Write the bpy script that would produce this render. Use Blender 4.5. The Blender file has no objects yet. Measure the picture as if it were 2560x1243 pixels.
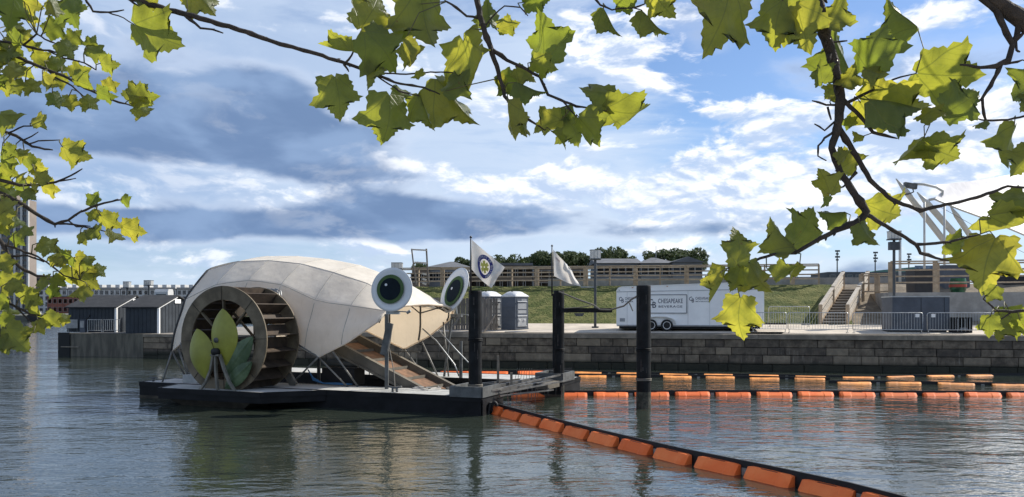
import bpy, bmesh, math, random
from mathutils import Vector, Matrix, noise as mnoise
R = math.radians
random.seed(7)
SC = bpy.context.scene
COL = SC.collection
# ---------------------------------------------------------------- camera
CAM_H = 3.3          # eye height above the water
FPX = 2000.0         # focal length in photograph pixels (2560 wide)
CX, HY = 1280.0, 775.0
cam = bpy.data.cameras.new("camera")
cam.sensor_width = 36.0
cam.lens = 36.0 * FPX / 2560.0
cam.shift_y = (HY - 621.5) / 2560.0
cam.clip_start = 0.05
cam.clip_end = 6000.0
camo = bpy.data.objects.new("camera", cam)
COL.objects.link(camo)
camo.location = (0, 0, CAM_H)
camo.rotation_euler = (R(90), 0, 0)
SC.camera = camo
# ---------------------------------------------------------------- sky, sun, exposure
SUN_AZ, SUN_EL = 62.0, 40.0       # azimuth to the right of the view, elevation
S_DIR = Vector((math.sin(R(SUN_AZ)) * math.cos(R(SUN_EL)), math.cos(R(SUN_AZ)) * math.cos(R(SUN_EL)), math.sin(R(SUN_EL))))
world = bpy.data.worlds.new("World")
SC.world = world
world.use_nodes = True

class NT:
    """tiny helper to wire shader nodes"""
    def __init__(self, nt):
        self.nt = nt; nt.nodes.clear()
    def n(self, t, **kw):
        nd = self.nt.nodes.new(t)
        for k, v in kw.items(): setattr(nd, k, v)
        return nd
    def l(self, a, b): self.nt.links.new(a, b)
    def put(self, sock, v):
        if isinstance(v, bpy.types.NodeSocket): self.l(v, sock)
        else: sock.default_value = v
    def m(self, op, a, b=None, c=None, clamp=False):
        nd = self.n('ShaderNodeMath', operation=op, use_clamp=clamp)
        self.put(nd.inputs[0], a)
        if b is not None: self.put(nd.inputs[1], b)
        if c is not None: self.put(nd.inputs[2], c)
        return nd.outputs[0]
    def vm(self, op, a, b=None, scale=None):
        nd = self.n('ShaderNodeVectorMath', operation=op)
        self.put(nd.inputs[0], a)
        if b is not None: self.put(nd.inputs[1], b)
        if scale is not None: self.put(nd.inputs['Scale'], scale)
        return nd.outputs['Value'] if op in ('DOT_PRODUCT', 'LENGTH') else nd.outputs[0]
    def comb(self, x, y, z):
        nd = self.n('ShaderNodeCombineXYZ')
        for i, v in enumerate((x, y, z)): self.put(nd.inputs[i], v)
        return nd.outputs[0]
    def sep(self, v):
        nd = self.n('ShaderNodeSeparateXYZ'); self.l(v, nd.inputs[0]); return nd.outputs
    def noise(self, vec, scale, detail=4, rough=0.55, dist=0.0):
        nd = self.n('ShaderNodeTexNoise')
        if vec is not None: self.l(vec, nd.inputs['Vector'])
        nd.inputs['Scale'].default_value = scale; nd.inputs['Detail'].default_value = detail
        nd.inputs['Roughness'].default_value = rough; nd.inputs['Distortion'].default_value = dist
        return nd.outputs['Fac']
    def ss(self, v, a, b, lo=0.0, hi=1.0):
        nd = self.n('ShaderNodeMapRange', interpolation_type='SMOOTHSTEP')
        self.put(nd.inputs[0], v); self.put(nd.inputs[1], a); self.put(nd.inputs[2], b)
        nd.inputs[3].default_value = lo; nd.inputs[4].default_value = hi
        return nd.outputs[0]
    def mix(self, f, a, b):
        nd = self.n('ShaderNodeMix', data_type='RGBA')
        self.put(nd.inputs[0], f)
        for s, v in ((nd.inputs[6], a), (nd.inputs[7], b)):
            if isinstance(v, bpy.types.NodeSocket): self.l(v, s)
            else: s.default_value = (v[0], v[1], v[2], 1.0)
        return nd.outputs[2]

SKY_STRENGTH = 0.1
def build_sky():
    t = NT(world.node_tree)
    out = t.n('ShaderNodeOutputWorld'); bg = t.n('ShaderNodeBackground')
    bg.inputs['Strength'].default_value = SKY_STRENGTH
    t.l(bg.outputs[0], out.inputs[0])
    sky = t.n('ShaderNodeTexSky', sky_type='NISHITA', sun_disc=False)
    sky.sun_elevation = R(SUN_EL); sky.sun_rotation = R(SUN_AZ)
    sky.altitude = 0; sky.air_density = 1.0; sky.dust_density = 0.6; sky.ozone_density = 1.6
    tc = t.n('ShaderNodeTexCoord')
    d = t.vm('NORMALIZE', tc.outputs['Generated'])
    x, y, z = t.sep(d)
    az = t.m('ARCTAN2', x, y)
    el = t.m('ARCSINE', z)
    def blob(px, py, sx, sy, amp):
        """a soft patch of cloud cover round a direction"""
        a0 = math.atan((px - CX) / FPX); e0 = math.atan((HY - py) / FPX * math.cos(a0))
        dx = t.m('DIVIDE', t.m('SUBTRACT', az, a0), sx / FPX)
        dy = t.m('DIVIDE', t.m('SUBTRACT', el, e0), sy / FPX)
        r2 = t.m('ADD', t.m('MULTIPLY', dx, dx), t.m('MULTIPLY', dy, dy))
        return t.m('MULTIPLY', t.m('EXPONENT', t.m('MULTIPLY', r2, -1.0)), amp)
    def total(bl):
        s = bl[0]
        for b in bl[1:]: s = t.m('ADD', s, b)
        return s
    # clouds as seen on the dome, flattened towards the horizon
    flat = t.comb(x, y, t.m('MULTIPLY', z, 2.3))
    warp = t.n('ShaderNodeTexNoise'); warp.inputs['Scale'].default_value = 5.0; warp.inputs['Detail'].default_value = 3
    t.l(flat, warp.inputs['Vector'])
    wv = t.vm('SCALE', t.vm('SUBTRACT', warp.outputs['Color'], (0.5, 0.5, 0.5)), scale=0.09)
    fw = t.vm('ADD', flat, wv)
    # --- high thin veil
    veil = t.noise(t.comb(t.m('ADD', x, t.m('MULTIPLY', z, 0.9)), y, t.m('MULTIPLY', z, 5.0)), 4.2, 7, 0.62, 0.4)
    veil_c = total([blob(1150, 330, 620, 240, 0.22), blob(1560, 250, 330, 130, 0.06), blob(500, 120, 700, 150, 0.20),
                    blob(1150, 560, 1600, 110, 0.14), blob(1900, 150, 330, 200, -0.33), blob(2330, 110, 420, 170, -0.30),
                    blob(700, 440, 260, 60, 0.12), blob(2350, 330, 300, 110, 0.12)])
    veil_m = t.ss(t.m('ADD', veil, veil_c), 0.39, 0.75)
    # --- billowing cumulus
    def cum(vec): return t.noise(vec, 8.0, 7, 0.58, 0.15)
    c1 = cum(fw)
    sv = Vector((S_DIR.x, S_DIR.y, S_DIR.z * 2.3)).normalized() * 0.019
    c2 = cum(t.vm('ADD', fw, (sv.x, sv.y, sv.z)))
    cum_c = total([blob(2000, 420, 250, 150, 0.17), blob(2420, 330, 210, 120, 0.19), blob(1780, 500, 330, 70, 0.11),
                   blob(1300, 480, 300, 80, 0.08), blob(1880, 190, 300, 150, -0.10), blob(1650, 210, 200, 50, 0.07),
                   blob(1500, 620, 900, 60, -0.03), blob(1480, 160, 330, 120, 0.09)])
    dens = t.m('ADD', c1, cum_c)
    cum_m = t.ss(dens, 0.525, 0.625)
    lit = t.ss(t.m('SUBTRACT', c1, c2), -0.055, 0.085)
    core = t.ss(dens, 0.66, 0.86)
    # --- dark flat cloud bank
    dk = t.noise(t.vm('ADD', fw, (3.1, 1.7, 0.4)), 3.6, 7, 0.54, 0.1)
    dk_c = total([blob(600, 300, 300, 110, 0.33), blob(830, 440, 230, 75, 0.30), blob(330, 330, 230, 90, 0.16), blob(640, 240, 180, 70, 0.10),
                  blob(700, 565, 620, 40, 0.26), blob(240, 560, 300, 40, 0.15), blob(1150, 540, 360, 38, 0.22),
                  blob(1750, 575, 330, 26, 0.18), blob(2000, 500, 260, 36, 0.12), blob(150, 250, 260, 60, 0.14), blob(420, 60, 620, 130, -0.10), blob(700, 455, 800, 38, -0.12)])
    dkd = t.m('ADD', t.m('ADD', t.m('MULTIPLY', t.m('SUBTRACT', dk, 0.5), 1.0), 0.475), dk_c)
    dk_m = t.ss(dkd, 0.57, 0.71)
    dk_edge = t.ss(dkd, 0.50, 0.66)
    K = 1.0 / SKY_STRENGTH
    def c(r, g, b): return (r * K, g * K, b * K)
    hz = t.m('EXPONENT', t.m('MULTIPLY', t.m('ABSOLUTE', z), -11.0))
    blue = t.mix(1.0, sky.outputs[0], sky.outputs[0])
    gain = t.n('ShaderNodeMix', data_type='RGBA', blend_type='MULTIPLY'); gain.inputs[0].default_value = 1.0
    t.l(sky.outputs[0], gain.inputs[6]); gain.inputs[7].default_value = SKY_TINT
    col = gain.outputs[2]
    col = t.mix(t.m('MULTIPLY', hz, 0.75), col, c(0.46, 0.60, 0.76))
    col = t.mix(t.m('MULTIPLY', veil_m, 0.80), col, c(0.55, 0.64, 0.77))
    # soft grey-blue overcast over the left half, thinner towards the right
    deck = total([blob(250, 60, 900, 230, 0.62), blob(60, 400, 620, 230, 0.55), blob(900, 560, 1000, 120, 0.30)])
    deck_m = t.m('MULTIPLY', deck, t.ss(t.noise(t.vm('ADD', fw, (1.3, 4.0, 2.0)), 4.6, 7, 0.6, 0.2), 0.30, 0.66, 0.35, 1.15), clamp=True)
    col = t.mix(deck_m, col, c(0.28, 0.385, 0.575))
    col = t.mix(t.m('MULTIPLY', dk_edge, 0.40), col, c(0.62, 0.67, 0.77))
    dcol = t.mix(t.ss(t.noise(fw, 9.0, 5, 0.5), 0.38, 0.66), c(0.112, 0.190, 0.350), c(0.195, 0.295, 0.48))
    col = t.mix(t.m('MULTIPLY', dk_m, 0.93), col, dcol)
    ccol = t.mix(lit, c(0.42, 0.52, 0.70), c(0.95, 0.95, 0.95))
    ccol = t.mix(t.m('MULTIPLY', core, t.m('SUBTRACT', 1.0, lit)), ccol, c(0.33, 0.43, 0.62))
    keep = t.m('MULTIPLY', t.m('SUBTRACT', 1.0, t.m('MULTIPLY', dk_m, 0.8)), t.m('SUBTRACT', 1.0, t.m('MULTIPLY', deck_m, 0.9)))
    col = t.mix(t.m('MULTIPLY', t.m('MULTIPLY', cum_m, 0.92), keep), col, ccol)
    # below the horizon: dull ground bounce
    col = t.mix(t.ss(z, 0.0, -0.04), col, c(0.16, 0.18, 0.18))
    t.l(col, bg.inputs['Color'])
SKY_TINT = (0.66, 0.80, 1.0, 1.0)
build_sky()
world.cycles.sampling_method = 'MANUAL'; world.cycles.sample_map_resolution = 256
sun = bpy.data.lights.new("sun", 'SUN')
sun.energy = 4.7; sun.angle = R(0.53); sun.color = (1.0, 0.94, 0.84)
suno = bpy.data.objects.new("sun", sun); COL.objects.link(suno)
suno.rotation_euler = S_DIR.to_track_quat('Z', 'Y').to_euler()
suno.location = S_DIR * 100
SC.view_settings.view_transform = 'Standard'
SC.view_settings.look = 'None'
SC.view_settings.gamma = 1.0
SC.view_settings.use_curve_mapping = False
SC.view_settings.exposure = 0.42

# ---------------------------------------------------------------- helpers
def P(px, py, Y):
    """point at depth Y on the line of sight through photograph pixel (px, py)"""
    return Vector(((px - CX) / FPX * Y, Y, CAM_H + (HY - py) / FPX * Y))

class MB:
    def __init__(s): s.v = []; s.f = []
    def add(s, vs, fs):
        o = len(s.v); s.v += [Vector(a) for a in vs]; s.f += [tuple(i + o for i in q) for q in fs]; return s
    def hexa(s, c):
        return s.add(c, [(0, 3, 2, 1), (4, 5, 6, 7), (0, 1, 5, 4), (1, 2, 6, 5), (2, 3, 7, 6), (3, 0, 4, 7)])
    def box(s, x0, x1, y0, y1, z0, z1, M=None):
        c = [Vector(a) for a in ((x0, y0, z0), (x1, y0, z0), (x1, y1, z0), (x0, y1, z0), (x0, y0, z1), (x1, y0, z1), (x1, y1, z1), (x0, y1, z1))]
        if M: c = [M @ a for a in c]
        return s.hexa(c)
    def beam(s, p, q, w, h, up=(0, 0, 1)):
        p = Vector(p); q = Vector(q); d = (q - p).normalized(); u = Vector(up)
        if abs(d.dot(u)) > 0.98: u = Vector((0, 1, 0))
        a = d.cross(u).normalized() * (w / 2); b = a.cross(d).normalized() * (h / 2)
        return s.hexa([p - a - b, q - a - b, q + a - b, p + a - b, p - a + b, q - a + b, q + a + b, p + a + b])
    def tube(s, pts, rad, n=8, cap=True):
        pts = [Vector(p) for p in pts]
        if not isinstance(rad, (list, tuple)): rad = [rad] * len(pts)
        o = len(s.v); ref = None
        for i, p in enumerate(pts):
            d = (pts[min(i + 1, len(pts) - 1)] - pts[max(i - 1, 0)]).normalized()
            if ref is None:
                ref = d.orthogonal().normalized()
            else:
                ref = (ref - d * ref.dot(d))
                ref = ref.normalized() if ref.length > 1e-6 else d.orthogonal().normalized()
            b = d.cross(ref)
            for k in range(n):
                a = 2 * math.pi * k / n
                s.v.append(p + (ref * math.cos(a) + b * math.sin(a)) * rad[i])
        for i in range(len(pts) - 1):
            for k in range(n):
                k2 = (k + 1) % n
                s.f.append((o + i * n + k, o + i * n + k2, o + (i + 1) * n + k2, o + (i + 1) * n + k))
        if cap:
            s.f.append(tuple(o + k for k in reversed(range(n))))
            s.f.append(tuple(o + (len(pts) - 1) * n + k for k in range(n)))
        return s
    def lathe(s, prof, n=24, M=None):
        """prof: (r, z) pairs turned about z"""
        o = len(s.v)
        for r, z in prof:
            for k in range(n):
                a = 2 * math.pi * k / n
                p = Vector((r * math.cos(a), r * math.sin(a), z)); s.v.append(M @ p if M else p)
        for i in range(len(prof) - 1):
            for k in range(n):
                k2 = (k + 1) % n
                s.f.append((o + i * n + k, o + i * n + k2, o + (i + 1) * n + k2, o + (i + 1) * n + k))
        if prof[0][0] > 1e-4: s.f.append(tuple(o + k for k in reversed(range(n))))
        if prof[-1][0] > 1e-4: s.f.append(tuple(o + (len(prof) - 1) * n + k for k in range(n)))
        return s
    def prism(s, poly, a, b, fn):
        """polygon extruded from a to b; fn(u, v, t) -> point"""
        n = len(poly)
        vs = [fn(u, v, a) for u, v in poly] + [fn(u, v, b) for u, v in poly]
        fs = [tuple(reversed(range(n))), tuple(range(n, 2 * n))] + [(i, (i + 1) % n, n + (i + 1) % n, n + i) for i in range(n)]
        return s.add(vs, fs)
    def grid(s, fn, nu, nv):
        o = len(s.v)
        for i in range(nu + 1):
            for j in range(nv + 1): s.v.append(Vector(fn(i / nu, j / nv)))
        for i in range(nu):
            for j in range(nv):
                a = o + i * (nv + 1) + j
                s.f.append((a, a + nv + 1, a + nv + 2, a + 1))
        return s
    def mesh(s, name, mat=None, smooth=False, recalc=True):
        me = bpy.data.meshes.new(name)
        me.from_pydata([tuple(v) for v in s.v], [], s.f)
        if recalc:
            bm = bmesh.new(); bm.from_mesh(me); bmesh.ops.recalc_face_normals(bm, faces=bm.faces); bm.to_mesh(me); bm.free()
        if mat: me.materials.append(mat)
        if smooth: me.polygons.foreach_set('use_smooth', [True] * len(me.polygons))
        return me
    def build(s, name, mat, parent=None, smooth=False, label=None, recalc=True):
        return link(name, s.mesh(name, mat, smooth, recalc), parent, label)

def link(name, data, parent=None, label=None, M=None):
    o = bpy.data.objects.new(name, data); COL.objects.link(o)
    if M is not None: o.matrix_world = M
    if parent is not None:
        o.parent = parent
        o.matrix_parent_inverse = PINV.get(parent.name, Matrix.Identity(4))
    if label: o['label'] = label
    return o
PINV = {}
def tag(o, label, cat, group=None):
    o['label'] = label; o['category'] = cat
    if group: o['group'] = group
    return o
def thing(name, label, cat, loc=(0, 0, 0), group=None):
    o = bpy.data.objects.new(name, None); COL.objects.link(o); o.location = loc
    o.empty_display_size = 0.2; o['kind'] = 'thing'
    PINV[o.name] = Matrix.Translation(-Vector(loc))
    return tag(o, label, cat, group)
def struct(o): o['kind'] = 'structure'; return o
def frameM(loc, xdir):
    """matrix with local x along xdir (horizontal), z up"""
    x = Vector((xdir[0], xdir[1], 0)).normalized(); z = Vector((0, 0, 1)); y = z.cross(x)
    return Matrix.Translation(loc) @ Matrix((x, y, z)).transposed().to_4x4()
def copy_tree(o, parent=None):
    c = o.copy(); COL.objects.link(c); c.parent = parent
    for ch in list(o.children): copy_tree(ch, c)
    return c

# ---------------------------------------------------------------- materials
MATS = {}
def mat(name, col, rough=0.6, var=0.12, scale=3.0, metal=0.0, bump=0.0, bscale=20.0, col2=None, stretch=(1, 1, 1), spec=0.4,
        detail=5, lo=0.35, hi=0.7, trans=None, world=False, objvar=0.0, bdist=.03):
    if name in MATS: return MATS[name]
    m = bpy.data.materials.new(name); m.use_nodes = True; t = NT(m.node_tree)
    out = t.n('ShaderNodeOutputMaterial'); b = t.n('ShaderNodeBsdfPrincipled')
    b.inputs['Roughness'].default_value = rough; b.inputs['Metallic'].default_value = metal
    b.inputs['Specular IOR Level'].default_value = spec
    if world: vec = t.n('ShaderNodeNewGeometry').outputs['Position']
    else: vec = t.n('ShaderNodeTexCoord').outputs['Object']
    oi = t.n('ShaderNodeObjectInfo')
    v = t.vm('ADD', t.vm('MULTIPLY', vec, stretch), t.vm('SCALE', (17.0, 31.0, 7.0), scale=oi.outputs['Random']))
    nz = t.noise(v, scale, detail, 0.6)
    c2 = col2 or tuple(min(1, c * (1 + var)) for c in col)
    c1 = col if col2 else tuple(c * (1 - var) for c in col)
    cc = t.mix(t.ss(nz, lo, hi), c1, c2)
    if objvar:
        f = t.m('ADD', t.m('MULTIPLY', oi.outputs['Random'], 2 * objvar), 1 - objvar)
        cc = t.vm('SCALE', cc, scale=f)
    t.l(cc, b.inputs['Base Color'])
    rr = t.m('ADD', t.m('MULTIPLY', t.m('SUBTRACT', nz, 0.5), 0.25), rough, clamp=True)
    t.l(rr, b.inputs['Roughness'])
    if bump:
        bp = t.n('ShaderNodeBump'); bp.inputs['Strength'].default_value = bump; bp.inputs['Distance'].default_value = bdist
        t.l(t.noise(v, bscale, 4, 0.6), bp.inputs['Height']); t.l(bp.outputs[0], b.inputs['Normal'])
    sh = b.outputs[0]
    if trans:
        tr = t.n('ShaderNodeBsdfTranslucent'); tr.inputs[0].default_value = (*trans[:3], 1)
        mx = t.n('ShaderNodeMixShader'); mx.inputs[0].default_value = trans[3]
        t.l(sh, mx.inputs[1]); t.l(tr.outputs[0], mx.inputs[2]); sh = mx.outputs[0]
    t.l(sh, out.inputs[0])
    MATS[name] = m
    return m
def dark_gap(name='dark'): return mat(name, (0.012, 0.012, 0.014), 0.7)
def glass_mat(name, col=(0.03, 0.035, 0.045)): return mat(name, col, 0.12, 0.3, 0.8, spec=0.6)
# ================================================================ SETTING
# quay line of the right bank: y = QA - QB * x
QA, QB = 46.2, 0.186
QN = math.hypot(1, QB)
QU = Vector((1, -QB, 0)) / QN          # along the quay, to the right
QV = Vector((QB, 1, 0)) / QN           # away from the water
def Q(x, s, z=0.0):
    """point on the quay: x along world X at the edge, s metres behind the edge"""
    return Vector((x, QA - QB * x, z)) + QV * s
def qpx(px, s):
    """world X at the quay edge so that the point s behind it is seen at column px"""
    k = (px - CX) / FPX
    # X + QV.x*s = k*(QA - QB*X + QV.y*s)
    return (k * (QA + QV.y * s) - QV.x * s) / (1 + k * QB)
TOPZ = 1.97
def gz(s):
    if s < 9: return TOPZ + 0.045 * s
    if s < 16.2: return TOPZ + 0.405 + (s - 9) * 0.386
    return 5.154
M_water = None
def water_mat():
    m = bpy.data.materials.new('harbour_water'); m.use_nodes = True; t = NT(m.node_tree)
    out = t.n('ShaderNodeOutputMaterial'); b = t.n('ShaderNodeBsdfPrincipled')
    geo = t.n('ShaderNodeNewGeometry').outputs['Position']
    b.inputs['IOR'].default_value = 1.65; b.inputs['Roughness'].default_value = 0.05
    n0 = t.noise(geo, 0.05, 3)
    col = t.mix(n0, (0.024, 0.032, 0.024), (0.036, 0.044, 0.033)); t.l(col, b.inputs['Base Color'])
    # wind ripples: long crests roughly across the view, three sizes, calmer and rougher patches
    patch = t.ss(t.noise(t.vm('MULTIPLY', geo, (0.5, 1.0, 1.0)), 0.13, 3, 0.6), 0.34, 0.66, 0.45, 1.1)
    w = t.n('ShaderNodeTexNoise'); t.l(geo, w.inputs['Vector']); w.inputs['Scale'].default_value = 0.6
    wv = t.vm('ADD', geo, t.vm('SCALE', w.outputs['Color'], scale=0.5))
    def crest(ang, sx, sy, scale, det, r=0.55):
        c, s_ = math.cos(R(ang)), math.sin(R(ang))
        x, y, z = t.sep(wv)
        u = t.m('ADD', t.m('MULTIPLY', x, c), t.m('MULTIPLY', y, s_)); v = t.m('SUBTRACT', t.m('MULTIPLY', y, c), t.m('MULTIPLY', x, s_))
        return t.noise(t.comb(t.m('MULTIPLY', u, sx), t.m('MULTIPLY', v, sy), 0.0), scale, det, r)
    h = t.m('ADD', t.m('MULTIPLY', crest(-12, 0.45, 1.0, 1.1, 2), 0.110), t.m('MULTIPLY', crest(9, 0.5, 1.0, 3.4, 3), 0.074))
    h = t.m('ADD', h, t.m('MULTIPLY', t.m('MULTIPLY', crest(-25, 0.6, 1.0, 8.5, 3), 0.012), patch))
    h = t.m('ADD', h, t.m('MULTIPLY', crest(14, 0.7, 1.0, 19.0, 2), 0.003))
    h = t.m('MULTIPLY', h, patch)
    bp = t.n('ShaderNodeBump'); bp.inputs['Strength'].default_value = 1.0; bp.inputs['Distance'].default_value = WAVE
    t.l(h, bp.inputs['Height']); t.l(bp.outputs[0], b.inputs['Normal'])
    t.l(b.outputs[0], out.inputs[0])
    return m
WAVE = 0.5
mb = MB(); mb.add([(-1500, -20, 0), (1500, -20, 0), (1500, 2500, 0), (-1500, 2500, 0)], [(0, 1, 2, 3)])
struct(mb.build('water', water_mat()))
mb = MB(); mb.add([(-3000, -60, -4), (3000, -60, -4), (3000, 5500, -4), (-3000, 5500, -4)], [(0, 1, 2, 3)])
struct(mb.build('harbour_bed', mat('mud', (0.05, 0.045, 0.035), 0.9)))

M_pave = mat('concrete_paving', (0.50, 0.44, 0.36), 0.85, 0.16, 0.9, bump=0.2, bscale=9, world=True)
M_conc = mat('concrete', (0.30, 0.29, 0.27), 0.85, 0.18, 1.2, bump=0.25, bscale=8, world=True)
M_cap = mat('capstone', (0.24, 0.205, 0.16), 0.85, 0.25, 1.6, bump=0.3, bscale=10, world=True)
M_dirt = mat('dirt', (0.20, 0.165, 0.12), 0.95, 0.3, 1.5, bump=0.6, bscale=6, world=True)
M_grass = mat('grass_lawn', (0.070, 0.092, 0.024), 0.9, 0.0, 1.1, bump=1.0, bscale=5, bdist=.3, detail=8, col2=(0.19, 0.185, 0.07), world=True, spec=0.15)
# near promenade under the photographer
mb = MB(); mb.box(-14, 14, -14, 1.6, -3.5, 1.62)
struct(mb.build('promenade', M_pave))
# quay paving on the far side
XL, XR = -14.0, 75.0
mb = MB()
def strip(x0, x1, s0, s1, z0=None, z1=None, n=1, m=1, dz=0.0):
    return mb.grid(lambda a, b: Q(x0 + (x1 - x0) * a, s0 + (s1 - s0) * b) + Vector((0, 0, (gz(s0 + (s1 - s0) * b) if z0 is None else z0 + (z1 - z0) * b) + dz)), n, m)
strip(XL, XR, 0.55, 9.0)
struct(mb.build('quay_paving', M_pave))
LXE = qpx(2128, 10)
mb = MB()
def lawn_pt(a, b):
    x = XL + (LXE - XL) * a; s = 8.9 + 15 * b
    p = Q(x, s); z = gz(s) + 0.004
    k = min(1, max(0, (s - 9) / 2)) * (1 if s < 16 else 0.3)
    z += k * 0.10 * (mnoise.noise((p.x * 0.8, p.y * 0.8, 0)) + 0.6 * mnoise.noise((p.x * 2.7, p.y * 2.7, 3)))
    return (p.x, p.y, z)
mb.grid(lawn_pt, 160, 60)
struct(mb.build('lawn', M_grass, smooth=True))
mb = MB(); strip(LXE - .05, XR, 8.9, 24.0, n=40, m=20)
struct(mb.build('bare_bank', M_dirt))
# plateau and far land
mb = MB(); strip(XL, 160, 23.8, 60.0, 5.13, 4.2); struct(mb.build('upper_ground', M_pave))
mb = MB(); mb.add([(-30, 118, 1.7), (700, 100, 1.7), (2600, 1500, 1.7), (2600, 5000, 1.7), (-2600, 5000, 1.7), (-2600, 232, 1.7), (-60, 232, 1.7)], [(0, 1, 2, 3, 4, 5, 6)])
mb.add([(-2600, 232, -3), (-60, 232, -3), (-60, 232, 1.7), (-2600, 232, 1.7)], [(0, 1, 2, 3)])
mb.add([(-60, 232, -3), (-30, 118, -3), (-30, 118, 1.7), (-60, 232, 1.7)], [(0, 1, 2, 3)])
struct(mb.build('far_land', mat('far_ground', (0.11, 0.11, 0.09), 0.9, 0.3, 0.02, world=True)))
# wooded rise behind the far houses
mb = MB()
mb.grid(lambda a, b: (-120 + 260 * a, 200 + 130 * b, 1.6 + 13.0 * math.sin(math.pi * a) ** 0.6 * (3 * b * b - 2 * b ** 3)), 40, 14)
struct(mb.build('hill', mat('hill_grass', (0.05, 0.07, 0.022), 0.95, 0.35, 0.1, world=True), smooth=True))

# ---------------------------------------------------------------- stone sea wall
def stone_mat():
    m = bpy.data.materials.new('harbour_stone'); m.use_nodes = True; t = NT(m.node_tree)
    out = t.n('ShaderNodeOutputMaterial'); b = t.n('ShaderNodeBsdfPrincipled'); b.inputs['Roughness'].default_value = 0.88
    geo = t.n('ShaderNodeNewGeometry').outputs['Position']; oi = t.n('ShaderNodeObjectInfo')
    rnd = oi.outputs['Random']
    base = t.mix(t.ss(t.noise(geo, 2.3, 6, 0.65), 0.35, 0.7), (0.080, 0.063, 0.046), (0.225, 0.18, 0.128))
    base = t.mix(t.ss(rnd, 0.55, 1.0, 0, 0.5), base, (0.37, 0.30, 0.21))
    base = t.mix(t.ss(rnd, 0.32, 0.0, 0, 0.6), base, (0.060, 0.050, 0.042))
    st = t.noise(t.vm('MULTIPLY', geo, (4.5, 4.5, 0.35)), 2.2, 5, 0.7)
    x, y, z = t.sep(geo)
    low = t.m('MULTIPLY', t.ss(z, 1.5, 0.75, 0.1, 1.0), t.ss(z, 0.3, 0.5))
    base = t.mix(t.m('MULTIPLY', t.ss(st, 0.56, 0.76), t.m('MULTIPLY', low, 0.5)), base, (0.55, 0.50, 0.40))
    base = t.mix(t.ss(z, 0.55, 0.28, 0, 0.9), base, (0.016, 0.019, 0.011))
    t.l(base, b.inputs['Base Color'])
    bp = t.n('ShaderNodeBump'); bp.inputs['Strength'].default_value = 0.6; bp.inputs['Distance'].default_value = 0.04
    t.l(t.noise(geo, 7.0, 6, 0.65), bp.inputs['Height']); t.l(bp.outputs[0], b.inputs['Normal'])
    t.l(b.outputs[0], out.inputs[0]); return m
M_stone = stone_mat()
def stone_wall(name, label, A, B, top, courses, lmin, lmax, capmat, capseg, cap_h=0.27, seed=1):
    """A, B: ends of the water-side face (A left); stones stand 6 cm proud of the core"""
    rnd = random.Random(seed)
    A = Vector((A[0], A[1], 0)); B = Vector((B[0], B[1], 0)); d = (B - A); L = d.length; d.normalize()
    n = Vector((-d.y, d.x, 0))      # away from the water
    t = thing(name, label, 'sea wall', A)
    c = MB(); c.hexa([A + n * .10 + Vector((0, 0, -3)), B + n * .10 + Vector((0, 0, -3)), B + n * 1.2 + Vector((0, 0, -3)), A + n * 1.2 + Vector((0, 0, -3)),
                      A + n * .10 + Vector((0, 0, top - cap_h)), B + n * .10 + Vector((0, 0, top - cap_h)), B + n * 1.2 + Vector((0, 0, top - cap_h)), A + n * 1.2 + Vector((0, 0, top - cap_h))])
    c.build('wall_core', mat('mortar', (0.05, 0.046, 0.042), 0.95, 0.3), t)
    z = top - cap_h
    for h in courses:
        u = rnd.uniform(-0.6, 0)
        while u < L:
            w = rnd.uniform(lmin, lmax); a, b_ = max(0, u) + 0.012, min(L, u + w) - 0.012
            if b_ - a > 0.12:
                o = rnd.uniform(-0.02, 0.02); g = 0.012; k = MB(); ch = 0.025
                def pt(uu, oo, zz): return A + d * uu + n * oo + Vector((0, 0, zz))
                z0, z1 = z - h + g, z - g
                j = [rnd.uniform(-0.012, 0.012) for _ in range(8)]
                front = [pt(a + ch + j[0], o, z0 + ch), pt(b_ - ch + j[1], o + j[4], z0 + ch + j[2]), pt(b_ - ch, o, z1 - ch + j[3]), pt(a + ch + j[5], o + j[6], z1 - ch)]
                mid = [pt(a, o + .03, z0), pt(b_, o + .03, z0), pt(b_, o + .03, z1), pt(a, o + .03, z1)]
                back = [pt(a, .14, z0), pt(b_, .14, z0), pt(b_, .14, z1), pt(a, .14, z1)]
                fs = [(0, 1, 2, 3)]
                for q in (0, 4):
                    for i in range(4): fs.append((q + i, q + 4 + i, q + 4 + (i + 1) % 4, q + (i + 1) % 4))
                k.add(front + mid + back, fs); k.build('stone', M_stone, t)
            u += w
        z -= h
    u = 0; i = 0
    while u < L:
        w = capseg * rnd.uniform(0.8, 1.2); a, b_ = u + 0.006, min(L, u + w) - 0.006
        M = frameM(A + d * a, d); k = MB()
        yy0 = -0.07 + rnd.uniform(-.008, .008); zt = rnd.uniform(-.008, .004)
        poly = [(yy0, top - cap_h), (0.62, top - cap_h), (0.62, top + zt), (yy0 + .025, top + zt), (yy0, top - .025 + zt)]
        k.prism(poly, 0, b_ - a, lambda p, q, s_: M @ Vector((s_, p, q)))
        k.build('capstone', capmat, t); u += w; i += 1
    return t
stone_wall('sea_wall', 'long dark stone block sea wall with concrete cap under the white trailer', (XL, QA - QB * XL), (XR * 0.6, QA - QB * XR * 0.6), TOPZ,
           [0.46, 0.42, 0.5, 0.55], 0.65, 2.2, M_cap, 7.0, seed=3)
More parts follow.
